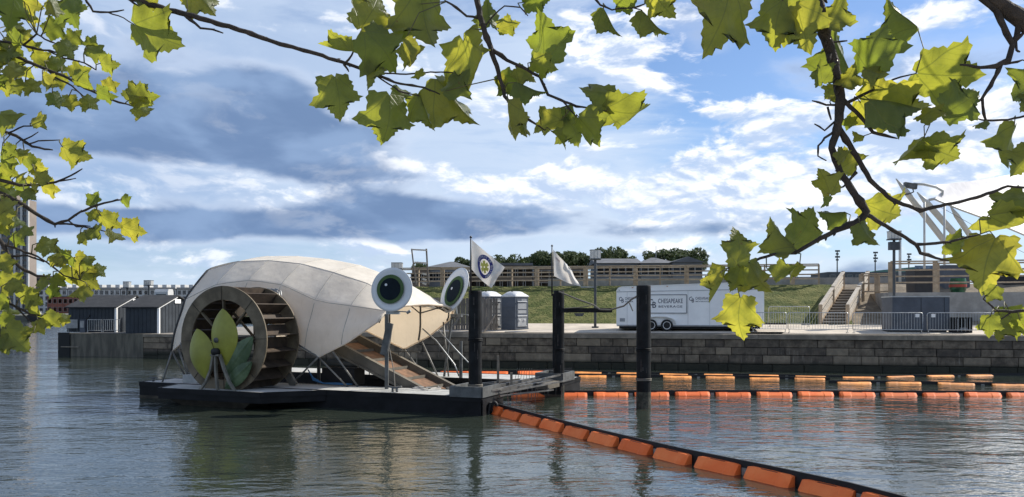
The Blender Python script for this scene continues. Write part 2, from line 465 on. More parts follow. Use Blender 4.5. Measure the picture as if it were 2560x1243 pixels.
# left pier
PA = Vector((-32.6, 57.6, 0)); PB = Vector((-11.0, 51.6, 0)); PTOP = 1.63
pd = (PB - PA).normalized(); pn = Vector((-pd.y, pd.x, 0))
PM = PA + pd * 7.2
stone_wall('pier_wall', 'stone block pier wall below the dark sheds left of the wheel barge', PM, PB, PTOP, [0.42, 0.42, 0.42, 0.5], 0.9, 2.2, M_cap, 5.0, cap_h=0.2, seed=11)
t = thing('concrete_pier_end', 'weathered concrete end of the pier with a rounded dark corner', 'pier', PA)
k = MB()
def pp(u, v, z): return PA + pd * u + pn * v + Vector((0, 0, z))
prof = [(0.0, 0.5), (0.15, 0.12), (0.55, 0.0), (7.19, 0.0), (7.19, 1.2), (0.0, 1.2)]
k.prism(prof, -3, PTOP, lambda u, v, s_: pp(u, v, s_))
M_wcon = mat('wet_concrete', (0.085, 0.078, 0.062), 0.85, 0.0, 1.1, col2=(0.17, 0.155, 0.12), bump=0.3, world=True, stretch=(3, 3, .5))
k.build('wall_face', M_wcon, t)
k = MB(); k.hexa([pp(-.02, -.09, -1), pp(1.0, -.09, -1), pp(1.0, -.005, -1), pp(-.02, -.005, -1), pp(-.02, -.09, PTOP + .05), pp(1.0, -.09, PTOP + .05), pp(1.0, -.005, PTOP + .05), pp(-.02, -.005, PTOP + .05)])
k.build('corner_fender', mat('fender_black', (0.012, 0.013, 0.013), 0.7), t)
k = MB(); k.hexa([pp(.3, -.16, .62), pp(1.8, -.13, .62), pp(1.8, -.095, .62), pp(.3, -.095, .62), pp(.3, -.16, .7), pp(1.8, -.13, .7), pp(1.8, -.095, .7), pp(.3, -.095, .7)])
k.build('rub_rail', mat('weathered_timber', (0.22, 0.19, 0.15), 0.85, 0.25, 4), t)
k = MB(); k.hexa([pp(.02, .62, PTOP - .5), pp(26, .62, PTOP - .5), pp(26, 26, PTOP - .5), pp(.02, 26, PTOP - .5), pp(.02, .62, PTOP), pp(26, .62, PTOP), pp(26, 26, PTOP), pp(.02, 26, PTOP)])
struct(k.build('pier_deck', mat('pier_deck', (0.24, 0.22, 0.19), 0.85, .2, 1, world=True)))
k = MB(); k.hexa([pp(.0, 1.2, -3), pp(.3, 1.2, -3), pp(.3, 26, -3), pp(.0, 26, -3), pp(.0, 1.2, PTOP - .01), pp(.3, 1.2, PTOP - .01), pp(.3, 26, PTOP - .01), pp(.0, 26, PTOP - .01)])
struct(k.build('pier_side', M_wcon))
# ================================================================ WHEEL BARGE
BO = Vector((-9.94, 27.5, 0)); BYAW = 22.0
BF = Vector((math.cos(R(BYAW)), -math.sin(R(BYAW)), 0)); BA = Vector((math.sin(R(BYAW)), math.cos(R(BYAW)), 0))
def L(x, y, z): return BO + BF * x + BA * y + Vector((0, 0, z))
def LP(px, py, y):
    """barge-local (x, z) of the point on local plane y seen at a photograph pixel"""
    k = (px - CX) / FPX
    x = (k * (BO.y + BA.y * y) - BO.x - BA.x * y) / (BF.x - k * BF.y)
    Y = (L(x, y, 0)).y
    return x, CAM_H + (HY - py) / FPX * Y
def LPt(px, py, y):
    x, z = LP(px, py, y); return L(x, y, z)
M_hull = mat('hull_black', (0.010, 0.010, 0.011), 0.6, 0.5, 1.3, spec=.2, world=True, bump=0.08, bscale=3)
M_boot = mat('hull_rust', (0.06, 0.05, 0.035), 0.8, 0.5, 2, world=True)
M_deck = mat('deck_paint', (0.27, 0.275, 0.26), 0.75, 0.0, 1.1, col2=(0.44, 0.44, 0.42), world=True, lo=.3, hi=.6)
M_galv = mat('galvanised_steel', (0.33, 0.34, 0.34), 0.45, 0.2, 4, metal=0.6)
M_greym = mat('grey_steel', (0.115, 0.118, 0.115), 0.6, 0.3, 2.5, metal=0.2, world=True)
M_blk = mat('black_rubber', (0.014, 0.014, 0.015), 0.6)
M_rope = mat('rope', (0.20, 0.18, 0.15), 0.95, 0.2, 30)
DZ = 0.58
barge = thing('wheel_barge', 'floating trash wheel barge with white canopy and two eye discs', 'barge', L(2, 4, 0))
def hullpoly(poly, z0, z1, name, m, flare=0.0):
    k = MB(); cx = sum(p[0] for p in poly) / len(poly); cy = sum(p[1] for p in poly) / len(poly); n = len(poly)
    lo = [L(cx + (x - cx) * (1 - flare), cy + (y - cy) * (1 - flare), z0) for x, y in poly]
    hi = [L(x, y, z1) for x, y in poly]
    k.add(lo + hi, [tuple(reversed(range(n))), tuple(range(n, 2 * n))] + [(i, (i + 1) % n, n + (i + 1) % n, n + i) for i in range(n)])
    return k.build(name, m, barge)
near = [(-4.85, 0.98), (9.3, 0.95), (9.3, 2.75), (-4.85, 2.75)]
far = [(-4.85, 7.0), (9.9, 7.0), (9.9, 9.4), (-4.85, 9.4)]
spon = [(-2.35, -0.55), (2.05, -0.55), (3.55, 0.94), (-2.9, 0.94)]
for nm, poly in (('pontoon', near), ('pontoon', far), ('sponson', spon)):
    h = hullpoly(poly, -0.5 if nm == 'pontoon' else 0.22, DZ - .04, nm, M_hull)
    ins = 0.03
    k = MB(); cx = sum(p[0] for p in poly) / 4; cy = sum(p[1] for p in poly) / 4
    g = [(x + (0.05 if x < cx else -0.05), y + (0.05 if y < cy else -0.05)) for x, y in poly]
    k.add([L(x, y, DZ - .039) for x, y in g] + [L(x, y, DZ) for x, y in g], [(4, 5, 6, 7)] + [(i, (i + 1) % 4, 4 + (i + 1) % 4, 4 + i) for i in range(4)])
    k.build('deck', M_deck, barge)
    # raised steel edge
    k = MB(); n = len(poly)
    for i in range(n):
        a, b = poly[i], poly[(i + 1) % n]
        k.beam(L(*a, DZ - .07), L(*b, DZ - .07), .06, .17)
    k.build('gunwale', M_hull, barge)
    if nm == 'pontoon':
        k = MB()
        y0 = poly[0][1]
        k.hexa([L(poly[0][0], y0 - .012, -.1), L(poly[1][0], y0 - .012, -.1), L(poly[1][0], y0 - .002, -.1), L(poly[0][0], y0 - .002, -.1),
                L(poly[0][0], y0 - .012, .09), L(poly[1][0], y0 - .012, .09), L(poly[1][0], y0 - .002, .09), L(poly[0][0], y0 - .002, .09)])
        k.build('waterline_band', M_boot, barge)
# keel box under the sponson
k = MB(); lo = [(-1.35, -.25), (1.0, -.25), (1.0, .9), (-1.35, .9)]; hi = [(-1.9, -.5), (1.6, -.5), (1.6, .93), (-1.9, .93)]
k.hexa([L(x, y, -.1) for x, y in lo] + [L(x, y, .22) for x, y in hi]); k.build('wheel_trough', M_boot, barge)
# end boxes round the pilings
for (x0, x1, y0, y1) in ((8.25, 9.33, 0.92, 2.3), (8.9, 9.95, 6.96, 8.4)):
    k = MB(); zz = DZ + .32
    for a, b in (((x0, y0), (x1, y0)), ((x1, y0), (x1, y1)), ((x1, y1), (x0, y1)), ((x0, y1), (x0, y0))):
        k.beam(L(*a, DZ + .15), L(*b, DZ + .15), .08, .33)
    k.build('pile_guide', M_greym, barge)
# skirt plate at the nose
k = MB(); k.box(9.335, 9.36, .95, 1.9, -.3, .5, Matrix.Translation(BO) @ Matrix((BF, BA, Vector((0, 0, 1)))).transposed().to_4x4()); k.build('nose_plate', M_hull, barge)

# ---- canopy
NEARY, FARY = 1.92, 8.02; YC = (NEARY + FARY) / 2; HW = (FARY - NEARY) / 2; SEXP = 2.4
ridge = [(-3.56, 5.30), (-2.6, 5.47), (-1.5, 5.52), (0, 5.42), (1.75, 5.18), (3.38, 4.72), (4.4, 4.15), (5.25, 3.52)]
footn = [(-4.2, 1.70), (-3.3, 2.35), (-2.2, 2.9), (-0.5, 3.1), (0.7, 2.75), (1.55, 2.08), (2.55, 1.63), (3.75, 2.16), (5.05, 2.93)]
footf = [(-4.2, 1.70), (-3.3, 2.2), (-1.5, 2.5), (0.6, 2.4), (1.6, 2.0), (2.55, 1.63), (3.75, 2.2), (4.75, 2.95)]
def interp(tab, f):
    s = f * (len(tab) - 1); i = min(int(s), len(tab) - 2); u = s - i
    def cr(k):
        p = [tab[max(i - 1, 0)][k], tab[i][k], tab[i + 1][k], tab[min(i + 2, len(tab) - 1)][k]]
        return 0.5 * (2 * p[1] + (p[2] - p[0]) * u + (2 * p[0] - 5 * p[1] + 4 * p[2] - p[3]) * u * u + (3 * p[1] - p[0] - 3 * p[2] + p[3]) * u ** 3)
    return cr(0), cr(1)
def lin_x(tab, x):
    for i in range(len(tab) - 1):
        if tab[i][0] <= x <= tab[i + 1][0]: return tab[i][1] + (tab[i + 1][1] - tab[i][1]) * (x - tab[i][0]) / (tab[i + 1][0] - tab[i][0])
    return tab[0][1] if x < tab[0][0] else tab[-1][1]
def at_x(tab, x):
    for i in range(len(tab) - 1):
        if tab[i][0] <= x <= tab[i + 1][0]:
            lo, hi = i / (len(tab) - 1), (i + 1) / (len(tab) - 1)
            for _ in range(24):
                m = (lo + hi) / 2
                if interp(tab, m)[0] < x: lo = m
                else: hi = m
            return interp(tab, lo)[1]
    return tab[0][1] if x < tab[0][0] else tab[-1][1]
NB = 6
def shell(a, b, sag=0.0):
    """a along the length, b across (0 near foot, 1 far foot)"""
    t = abs(2 * b - 1); near_side = b < 0.5
    tab = footn if near_side else footf
    fx0, fx1 = tab[0][0], tab[-1][0]
    xf = fx0 + (fx1 - fx0) * a; zf = lin_x(tab, xf)
    xr = ridge[0][0] + (ridge[-1][0] - ridge[0][0]) * a; zr = at_x(ridge, xr)
    ang = t * math.pi / 2                                # 0 at ridge, pi/2 at foot
    cy = math.sin(ang) ** (2 / SEXP); cz = math.cos(ang) ** (2 / SEXP) if ang < math.pi / 2 else 0
    # taut panels: flatten to chords between purlins and sag between ribs
    fr = (a * NB) % 1.0; s1 = math.sin(math.pi * fr) ** 0.8
    tb = (t * 3.0) % 1.0; s2 = math.sin(math.pi * tb) ** 0.7
    d = sag * s1 * (0.35 + 0.65 * s2) * (1 if a < 0.97 else 0.3)
    y = YC + (-1 if near_side else 1) * (HW * cy - d * cy)
    z = zf + (zr - zf) * cz - d * cz * 0.8
    x = xr + (xf - xr) * (1 - cz)
    return L(x, y, z)
def knots(v, n):
    i = min(int(v * n + 1e-9), n - 1); return i / n, (i + 1) / n, v * n - i
def canopy(a, b, sag=0.035):
    """taut cloth: flat panels stretched between ribs and purlins, sagging a little"""
    a0, a1, u = knots(a, NB); b0, b1, v = knots(b, 6)
    f = shell(a0, b0).lerp(shell(a1, b0), u).lerp(shell(a0, b1).lerp(shell(a1, b1), u), v)
    t = abs(2 * b - 1); w = min(1, max(0, (t - .62) / .38)); w = w * w * (3 - 2 * w)
    p = f.lerp(shell(a, b), max(.25, w))
    d = sag * math.sin(math.pi * u) * math.sin(math.pi * v)
    return p + (L(.5, YC, 2.6) - p).normalized() * d
def cloth_mat(name, col, tcol, tf):
    m = bpy.data.materials.new(name); m.use_nodes = True; t = NT(m.node_tree)
    out = t.n('ShaderNodeOutputMaterial'); b = t.n('ShaderNodeBsdfPrincipled'); b.inputs['Roughness'].default_value = 0.55
    geo = t.n('ShaderNodeNewGeometry').outputs['Position']
    c = t.mix(t.ss(t.noise(geo, 0.9, 6, 0.65), 0.38, 0.68), tuple(v * 0.86 for v in col), col)
    x, y, z = t.sep(geo)
    streak = t.ss(t.noise(t.comb(t.m('MULTIPLY', x, 6.0), t.m('MULTIPLY', y, 6.0), t.m('MULTIPLY', z, 0.35)), 1.3, 5, 0.7), 0.52, 0.78, 0, 0.34)
    c = t.mix(streak, c, (0.42, 0.38, 0.30))
    t.l(c, b.inputs['Base Color'])
    bp = t.n('ShaderNodeBump'); bp.inputs['Strength'].default_value = 0.5; bp.inputs['Distance'].default_value = 0.07
    t.l(t.noise(geo, 1.7, 3, 0.5), bp.inputs['Height']); t.l(bp.outputs[0], b.inputs['Normal'])
    tr = t.n('ShaderNodeBsdfTranslucent'); tr.inputs[0].default_value = (*tcol, 1)
    mx = t.n('ShaderNodeMixShader'); mx.inputs[0].default_value = tf
    t.l(b.outputs[0], mx.inputs[1]); t.l(tr.outputs[0], mx.inputs[2]); t.l(mx.outputs[0], out.inputs[0]); return m
M_canvas = cloth_mat('canvas', (0.93, 0.87, 0.76), (0.92, 0.74, 0.52), 0.34)
k = MB(); k.grid(canopy, 96, 72)
canv = k.build('canopy', M_canvas, barge, smooth=True)
M_seam = mat('canvas_seam', (0.38, 0.35, 0.30), 0.7)
for i in range(1, NB):
    k = MB(); pts = [canopy(i / NB, j / 40, 0) for j in range(41)]; k.tube(pts, 0.011, 5); k.build('seam', M_seam, canv, smooth=True)
for t_ in (1 / 3, 2 / 3):
    for sgn in (-1, 1):
        b_ = 0.5 + sgn * t_ / 2
        k = MB(); k.tube([canopy(j / 60, b_, 0) for j in range(61)], 0.011, 5); k.build('seam', M_seam, canv, smooth=True)
k = MB(); k.tube([canopy(0, j / 40, 0) + BF * -.03 for j in range(41)], 0.05, 6); k.build('rear_hoop', mat('hoop_dark', (0.05, 0.048, 0.045), 0.6), barge, smooth=True)
k = MB(); k.tube([canopy(1, j / 40, 0) for j in range(41)], 0.055, 6); k.build('front_hoop', M_canvas, barge, smooth=True)
for side in (0.0, 1.0):
    k = MB(); k.tube([canopy(j / 60, side, 0) for j in range(61)], 0.03, 6); k.build('hem', M_canvas, canv, smooth=True)
# frame ribs inside the canopy
M_tube = mat('frame_tube', (0.09, 0.085, 0.08), 0.5, 0.3, 3, metal=0.3)
for i in range(0, NB + 1):
    a = min(max(i / NB, 0.012), 0.985)
    k = MB(); pts = [canopy(a, j / 24, 0) for j in range(25)]
    c0 = L(interp(ridge, a)[0], YC, 3.0)
    k.tube([p + (c0 - p).normalized() * 0.17 for p in pts], 0.035, 6); k.build('rib', M_tube, barge, smooth=True)
k = MB()
for a0, b0, a1, b1 in ((.84, .86, .99, .70), (.99, .86, .84, .70), (.67, .86, .84, .70), (.84, .86, .67, .70), (.84, .60, .99, .72), (.99, .60, .84, .72)):
    p, q = canopy(a0, b0, 0), canopy(a1, b1, 0); c0 = L(3.5, YC, 2.8)
    k.tube([p + (c0 - p).normalized() * .22, q + (c0 - q).normalized() * .22], .028, 6)
k.build('cross_brace', M_tube, barge)
def leg(name, p, q, r, m=None):
    k = MB(); k.tube([p, q], r, 8); return k.build(name, m or M_galv, barge, smooth=True)
tipn = L(2.55, NEARY, 1.63); tipr = L(-4.2, NEARY, 1.70); tipf = L(2.55, FARY, 1.63); tiprf = L(-4.2, FARY, 1.7)
M_strut = mat('strut_grey', (0.20, 0.195, 0.18), 0.5, 0.25, 3, metal=0.4)
for p, q in ((tipn, L(1.1, 2.3, DZ)), (tipn, L(3.55, 2.25, DZ)), (L(3.1, NEARY + .05, 1.86), L(3.85, 2.45, DZ)), (tipn, L(1.6, NEARY, 2.1)),
             (tipr, L(-3.7, 2.2, DZ)), (tipr + Vector((.25, 0, .1)), L(-3.2, 1.8, DZ)), (L(-3.75, NEARY, 2.05), L(-3.05, 1.7, DZ)), (tipr, L(-4.0, 1.25, DZ)),
             (tipf, L(1.2, 7.6, DZ)), (tipf, L(3.7, 7.6, DZ)), (L(3.4, FARY, 1.95), L(4.3, 7.7, DZ)), (tiprf, L(-3.6, 7.7, DZ)),
             (L(4.55, FARY - .3, 2.8), L(4.9, 7.5, DZ))):
    leg('strut', p, q, .035, M_strut)
k = MB(); k.tube([L(4.3, 6.4, 2.55), L(5.0, 6.2, 2.1), L(5.9, 6.0, 1.2), L(6.1, 6.0, .75)], .03, 7); k.build('strut', M_galv, barge, smooth=True)
k = MB(); k.tube([L(4.9, 6.6, 2.5), L(5.6, 6.7, 1.75), L(6.2, 6.9, 1.1), L(6.35, 7.0, DZ)], .03, 7); k.build('strut', M_galv, barge, smooth=True)
k = MB(); k.tube([L(5.6, 7.2, DZ), L(5.6, 7.2, 2.05)], .07, 8); k.build('fender_post', M_greym, barge)

# ---- paddle wheel
M_wood = mat('wheel_steel', (0.095, 0.073, 0.045), 0.7, 0.0, 1.6, col2=(0.20, 0.16, 0.105), world=True, bump=0.15)
M_pad = mat('paddle_board', (0.06, 0.042, 0.028), 0.75, 0.35, 3, world=True, bump=0.2)
WR, WI, WC, WW = 1.86, 1.38, 2.27, 1.75
wheel = link('paddle_wheel', None, barge)
PINV[wheel.name] = Matrix.Identity(4)
wheel['label'] = 'brown steel paddle wheel with two flat rims'
def ring(y0, y1):
    k = MB(); n = 64
    for yy in (y0, y1):
        for r in (WI, WR):
            for i in range(n):
                a = 2 * math.pi * i / n; k.v.append(L(r * math.cos(a), yy, WC + r * math.sin(a)))
    for i in range(n):
        j = (i + 1) % n
        k.f += [(i, j, n + j, n + i), (2 * n + i, 3 * n + i, 3 * n + j, 2 * n + j), (i, 2 * n + i, 2 * n + j, j), (n + i, n + j, 3 * n + j, 3 * n + i)]
    return k
ring(0, .05).build('rim', M_wood, wheel); ring(WW - .05, WW).build('rim', M_wood, wheel)
NP = 20
for i in range(NP):
    a = 2 * math.pi * (i + .3) / NP
    def wp(r, ang, y): return L(r * math.cos(ang), y, WC + r * math.sin(ang))
    k = MB(); y0, y1 = .052, WW - .052; da = .022
    k.hexa([wp(WI - .02, a, y0), wp(WR - .01, a, y0), wp(WR - .01, a, y1), wp(WI - .02, a, y1), wp(WI - .02, a + da, y0), wp(WR - .01, a + da * .8, y0), wp(WR - .01, a + da * .8, y1), wp(WI - .02, a + da, y1)])
    a2 = a + 2 * math.pi / NP * .9
    k.hexa([wp(WI, a + da, y0), wp(WI + .03, a + da, y0), wp(WI + .03, a + da, y1), wp(WI, a + da, y1), wp(WI - .0, a2, y0), wp(WI + .03, a2, y0), wp(WI + .03, a2, y1), wp(WI, a2, y1)])
    k.build('paddle', M_pad, wheel)
for i in range(8):
    a = 2 * math.pi * i / 8 + R(2)
    for yy in (.1, WW - .1):
        k = MB(); k.beam(L(.12 * math.cos(a), yy, WC + .12 * math.sin(a)), L((WI + .1) * math.cos(a), yy, WC + (WI + .1) * math.sin(a)), .05, .11, up=BA)
        k.build('spoke', M_wood, wheel)
k = MB(); k.tube([L(0, -.35, WC), L(0, WW + .3, WC)], .09, 12); k.build('axle', M_greym, wheel, smooth=True)
k = MB(); k.tube([L(0, -.06, WC), L(0, .16, WC)], .28, 16); k.build('hub', M_greym, wheel, smooth=True)
# seams where rim plates meet
for i in range(8):
    a = 2 * math.pi * i / 8 + R(2); k = MB()
    k.beam(L(WI * math.cos(a), -.004, WC + WI * math.sin(a)), L(WR * math.cos(a), -.004, WC + WR * math.sin(a)), .012, .03, up=BA)
    k.build('rim_joint', mat('joint_dark', (0.05, 0.045, 0.035), .8), wheel)
# decorative petals: bellied leaf shells on the plane in front of the rim
def petal(name, base, tip, wfrac, m, yl, belly, ridge_=0.0, skew=0.0):
    (x0, z0), (x1, z1) = LP(*base, yl), LP(*tip, yl)
    d = Vector((x1 - x0, 0, z1 - z0)); ln = d.length; d.normalize(); s_ = Vector((d.z, 0, -d.x))
    def f(a, b):
        w = wfrac * ln * (math.sin(math.pi * min(max(a, 0.001), .999)) ** 0.75) * (1 - .12 * math.cos(math.pi * a) * skew)
        v = 2 * b - 1
        p = Vector((x0, yl, z0)) + d * (ln * a) + s_ * (w * v)
        p.y -= belly * math.sin(math.pi * a) * (1 - v * v) + ridge_ * max(0, 1 - abs(v) * 8)
        return L(p.x, p.y, p.z)
    k = MB(); k.grid(f, 24, 14); g = MB(); g.grid(lambda a, b: f(a, b) + BA * .02, 24, 14)
    o = len(k.v); k.v += g.v; k.f += [tuple(reversed([i + o for i in q])) for q in g.f]
    return k.build(name, m, wheel, smooth=True, recalc=False)
M_pet = mat('petal_yellow', (0.25, 0.25, 0.035), 0.42, 0.15, 1.5, col2=(0.33, 0.33, 0.05), world=True)
M_gleaf = mat('petal_green', (0.05, 0.085, 0.035), 0.5, 0.0, 2, col2=(0.12, 0.17, 0.085), world=True)
petal('petal', (566, 914), (556, 772), .29, M_pet, -.16, .16, skew=.5)
petal('petal', (518, 950), (492, 822), .29, M_pet, -.13, .15, skew=.5)
petal('petal', (560, 940), (632, 842), .20, M_gleaf, -.14, .05, .03)
petal('petal', (562, 972), (630, 905), .19, M_gleaf, -.17, .05, .03)
# axle stand
M_stand = mat('stand_grey', (0.20, 0.185, 0.155), 0.55, 0.25, 3, world=True, metal=.2)
for pts in (((539, 888), (540, 930), (545, 984)), ((533, 890), (527, 925), (515, 955), (497, 980)), ((550, 888), (560, 922), (573, 955), (592, 986))):
    k = MB(); q = [LPt(*p, -.32) for p in pts]
    for i in range(len(q) - 1): k.beam(q[i], q[i + 1] + (q[i + 1] - q[i]).normalized() * .02, .075, .10, up=BA)
    k.build('stand_leg', M_stand, barge)
k = MB(); x, z = LP(541, 888, -.32); k.box(x - .17, x + .17, -.44, -.2, z - .03, z + .03, Matrix.Translation(BO) @ Matrix((BF, BA, Vector((0, 0, 1)))).transposed().to_4x4()); k.build('bearing_plate', M_stand, barge)
k = MB(); k.tube([L(x, -.46, z + .12), L(x, -.18, z + .12)], .12, 12); k.build('bearing', M_blk, barge, smooth=True)
k = MB(); k.beam(L(.25, WW + .35, DZ), L(.1, WW + .35, WC), .12, .16); k.beam(L(-.9, WW + .35, DZ), L(-.02, WW + .35, WC), .1, .12); k.beam(L(1.5, WW + .2, DZ), L(1.1, WW + .25, DZ + .5), .1, .3)
k.build('rear_stand', M_stand, barge)
# hoses and a cluster of valves beside the rim
M_blue = mat('hose_blue', (0.03, 0.12, 0.25), .5)
for i in range(3):
    k = MB(); k.tube([L(1.9, 2.2 + i * .06, 1.15 - i * .06), L(2.05, 2.3, .85 - i * .04), L(2.4, 2.4, .66), L(3.0, 2.45 + i * .05, .63 + i * .02), L(3.5, 2.6, .64)], .025, 6); k.build('hose', M_blue, barge, smooth=True)
for i in range(5):
    k = MB(); px, py = 668 + i * 5, 722 + (i % 2) * 4
    k.tube([LPt(px, py, 1.86), LPt(px + 14, py + 2 + i, 1.86), LPt(px + 22 - i, py + 22 + 4 * i, 1.86)], .022, 6); k.build('hose', M_galv, barge, smooth=True)
# ---- conveyor
M_conv = mat('conveyor_side', (0.13, 0.115, 0.09), 0.7, 0.25, 1.5, world=True)
M_belt = mat('belt', (0.17, 0.095, 0.055), 0.85, 0.35, 2.5, world=True)
def CV(x): return 0.42 + (6.3 - x) * .42
for yy, nm in ((2.95, 'conveyor_side'), (5.0, 'conveyor_side')):
    k = MB(); k.hexa([L(6.55, yy - .1, CV(6.55) - .25), L(-2.6, yy - .1, CV(-2.6) - .25), L(-2.6, yy + .1, CV(-2.6) - .25), L(6.55, yy + .1, CV(6.55) - .25),
                      L(6.85, yy - .1, CV(6.85) + .12), L(-2.6, yy - .1, CV(-2.6) + .30), L(-2.6, yy + .1, CV(-2.6) + .30), L(6.85, yy + .1, CV(6.85) + .12)])
    k.build(nm, M_conv, barge)
    k = MB(); k.hexa([L(6.3, yy - .16, CV(6.3) - .28), L(-2.6, yy - .16, CV(-2.6) - .28), L(-2.6, yy + .1, CV(-2.6) - .28), L(6.3, yy + .1, CV(6.3) - .28),
                      L(6.3, yy - .16, CV(6.3) - .2), L(-2.6, yy - .16, CV(-2.6) - .2), L(-2.6, yy + .1, CV(-2.6) - .2), L(6.3, yy + .1, CV(6.3) - .2)])
    k.build('conveyor_flange', M_conv, barge)
k = MB(); k.hexa([L(6.6, 3.06, CV(6.6) - .17), L(-2.4, 3.06, CV(-2.4) - .17), L(-2.4, 4.89, CV(-2.4) - .17), L(6.6, 4.89, CV(6.6) - .17),
                  L(6.6, 3.06, CV(6.6) - .09), L(-2.4, 3.06, CV(-2.4) - .09), L(-2.4, 4.89, CV(-2.4) - .09), L(6.6, 4.89, CV(6.6) - .09)])
k.build('belt', M_belt, barge)
for i in range(11):
    x = 6.0 - i * .75; k = MB(); k.beam(L(x, 3.08, CV(x) - .04), L(x, 4.87, CV(x) - .04), .05, .1); k.build('flight', M_conv, barge)
# dumpster deck and machinery in the shade under the canopy
k = MB()
for x in (-2.4, -1.0, .4): k.beam(L(x, 3.0, .1), L(x, 3.0, CV(x) - .3), .12, .12); k.beam(L(x, 4.95, .1), L(x, 4.95, CV(x) - .3), .12, .12)
k.build('conveyor_leg', M_greym, barge)
k = MB(); k.box(2.0, 3.4, 2.9, 3.6, DZ, DZ + .6, Matrix.Translation(BO) @ Matrix((BF, BA, Vector((0, 0, 1)))).transposed().to_4x4()); k.build('pump_housing', M_blk, barge)
k = MB(); k.tube([L(2.1, 3.2, 1.35), L(3.3, 3.2, 1.35)], .16, 12); k.tube([L(2.7, 3.2, .9), L(2.7, 3.2, 1.35)], .06, 8); k.build('pump_motor', M_greym, barge, smooth=True)
k = MB()
for i in range(9):
    x = 1.4 + i * .28; k.tube([L(x, 7.1, DZ), L(x, 7.1, DZ + 1.0)], .025, 6)
k.tube([L(1.3, 7.1, DZ + 1.0), L(3.8, 7.1, DZ + 1.0)], .025, 6); k.build('rear_rail', M_greym, barge)
# ---- eye discs
M_dish = mat('dish_white', (0.70, 0.71, 0.71), 0.6, 0.04, 2)
M_iris = mat('iris_green', (0.075, 0.125, 0.05), 0.8, 0.1, 3, spec=.15)
M_pupil = mat('pupil_dark', (0.008, 0.014, 0.020), 0.8, 0.2, 3, spec=.15)
def eye(cpx, cpy, depth, rad, n, off, name):
    c = P(cpx, cpy, depth); n = Vector(n).normalized()
    M = Matrix.Translation(c) @ n.to_track_quat('Z', 'Y').to_matrix().to_4x4()
    up = M.to_3x3().inverted() @ Vector((0, 0, 1)); up.z = 0; up.normalize(); rt = M.to_3x3().inverted() @ Vector((1, 0, 0)); rt.z = 0; rt.normalize()
    e = link('eye_disc', None, barge); e['label'] = name; PINV[e.name] = Matrix.Identity(4)
    k = MB(); dep = rad * .10
    k.lathe([(0.001, -dep)] + [(rad * i / 8, -dep + dep * (i / 8) ** 2) for i in range(1, 9)] + [(rad * 1.0, -.03), (rad * .6, -.03 - dep), (0.001, -.05 - dep)], 48, M); k.build('dish', M_dish, e, smooth=True)
    o = rt * (rad * off[0]) + up * (rad * off[1])
    def spot(nm, r0, z, cc, mt):
        k = MB(); nn = 40; vs = [M @ Vector((cc.x + r0 * math.cos(2 * math.pi * i / nn), cc.y + r0 * math.sin(2 * math.pi * i / nn), z)) for i in range(nn)]
        vs += [v - n * .012 for v in vs]
        k.add(vs, [tuple(range(nn))] + [(i, nn + i, nn + (i + 1) % nn, (i + 1) % nn) for i in range(nn)]); k.build(nm, mt, e)
    spot('iris', rad * .66, .018, o, M_iris); spot('pupil', rad * .50, .032, o, M_pupil); spot('highlight', rad * .06, .046, o + up * rad * .20 - rt * rad * .20, M_dish)
    k = MB(); b0 = c - n * .08
    foot = c - Vector((0, 0, rad * 1.02)) - n * .12
    k.tube([b0 - Vector((0, 0, rad * .3)), foot], .045, 8); k.beam(foot + BF * -.25, foot + BF * .25, .1, .12); k.tube([foot + Vector((0, 0, .05)), foot + Vector((.55, -.25, .02))], .022, 6)
    k.tube([foot + Vector((.5, -.24, -.02)), foot + Vector((.62, -.26, .06))], .05, 6)
    k.build('mount', M_galv, e, smooth=False)
    return foot
f1 = eye(979, 724, 27.0, .75, (-.26, -.93, .10), (-.06, .02), 'near round white eye disc with green iris')
f2 = eye(1135, 725, 32.6, .98, (-.76, -.50, .34), (.02, -.06), 'far round white eye disc turned aside')
k = MB(); k.beam(L(5.2, 2.15, DZ), L(5.2, 2.15, f1.z - .05), .12, .12); k.beam(L(5.1, 2.1, 1.75), L(5.36, 2.1, 2.85), .05, .26, up=BF); k.build('eye_post', M_greym, barge)
k = MB(); k.tube([f2, L(4.95, 7.7, 2.95)], .06, 8); k.tube([L(4.95, 7.7, 2.95), L(4.7, 7.5, DZ)], .05, 8); k.build('eye_post', M_greym, barge)
# ---- nose grid between the pontoons
M_bar = mat('bar_grey', (0.16, 0.155, 0.145), 0.5, 0.3, 3, metal=.5, world=True)
for p, q, w in ((L(9.15, 2.75, .62), L(9.7, 7.0, .62), .10), (L(8.7, 2.75, .70), L(9.2, 7.0, .75), .08), (L(9.4, 2.2, .50), L(10.1, 5.5, .42), .05), (L(9.35, 1.6, .72), L(9.9, 7.0, .85), .06),
                (L(8.4, 2.75, .6), L(8.8, 7.0, .6), .06), (L(9.5, 1.9, .62), L(10.4, 6.6, .70), .05), (L(7.6, 2.75, .6), L(9.7, 7.0, .66), .07), (L(7.2, 2.75, .62), L(8.2, 7.0, .62), .07)):
    k = MB(); k.beam(p, q, w, w); k.build('cross_bar', M_bar, barge)
k = MB(); k.box(9.55, 10.0, 5.2, 6.5, .45, .66, Matrix.Translation(BO) @ Matrix((BF, BA, Vector((0, 0, 1)))).transposed().to_4x4()); k.build('latch_block', M_conv, barge)
k = MB()
rr = random.Random(4)
for i in range(26):
    y = 2.4 + rr.random() * 5.0; x = 9.5 + rr.uniform(-.1, .4); k.tube([L(x, y, .6), L(x + rr.uniform(-.08, .08), y, rr.uniform(.05, .25))], .008, 4)
k.build('rake_chain', M_bar, barge)['kind'] = 'stuff'; 
k = MB()
for i in range(7): k.tube([L(7.9 + i * .1, 7.3 + i * .05, DZ), L(8.0 + i * .1, 7.3, DZ + .45)], .012, 4)
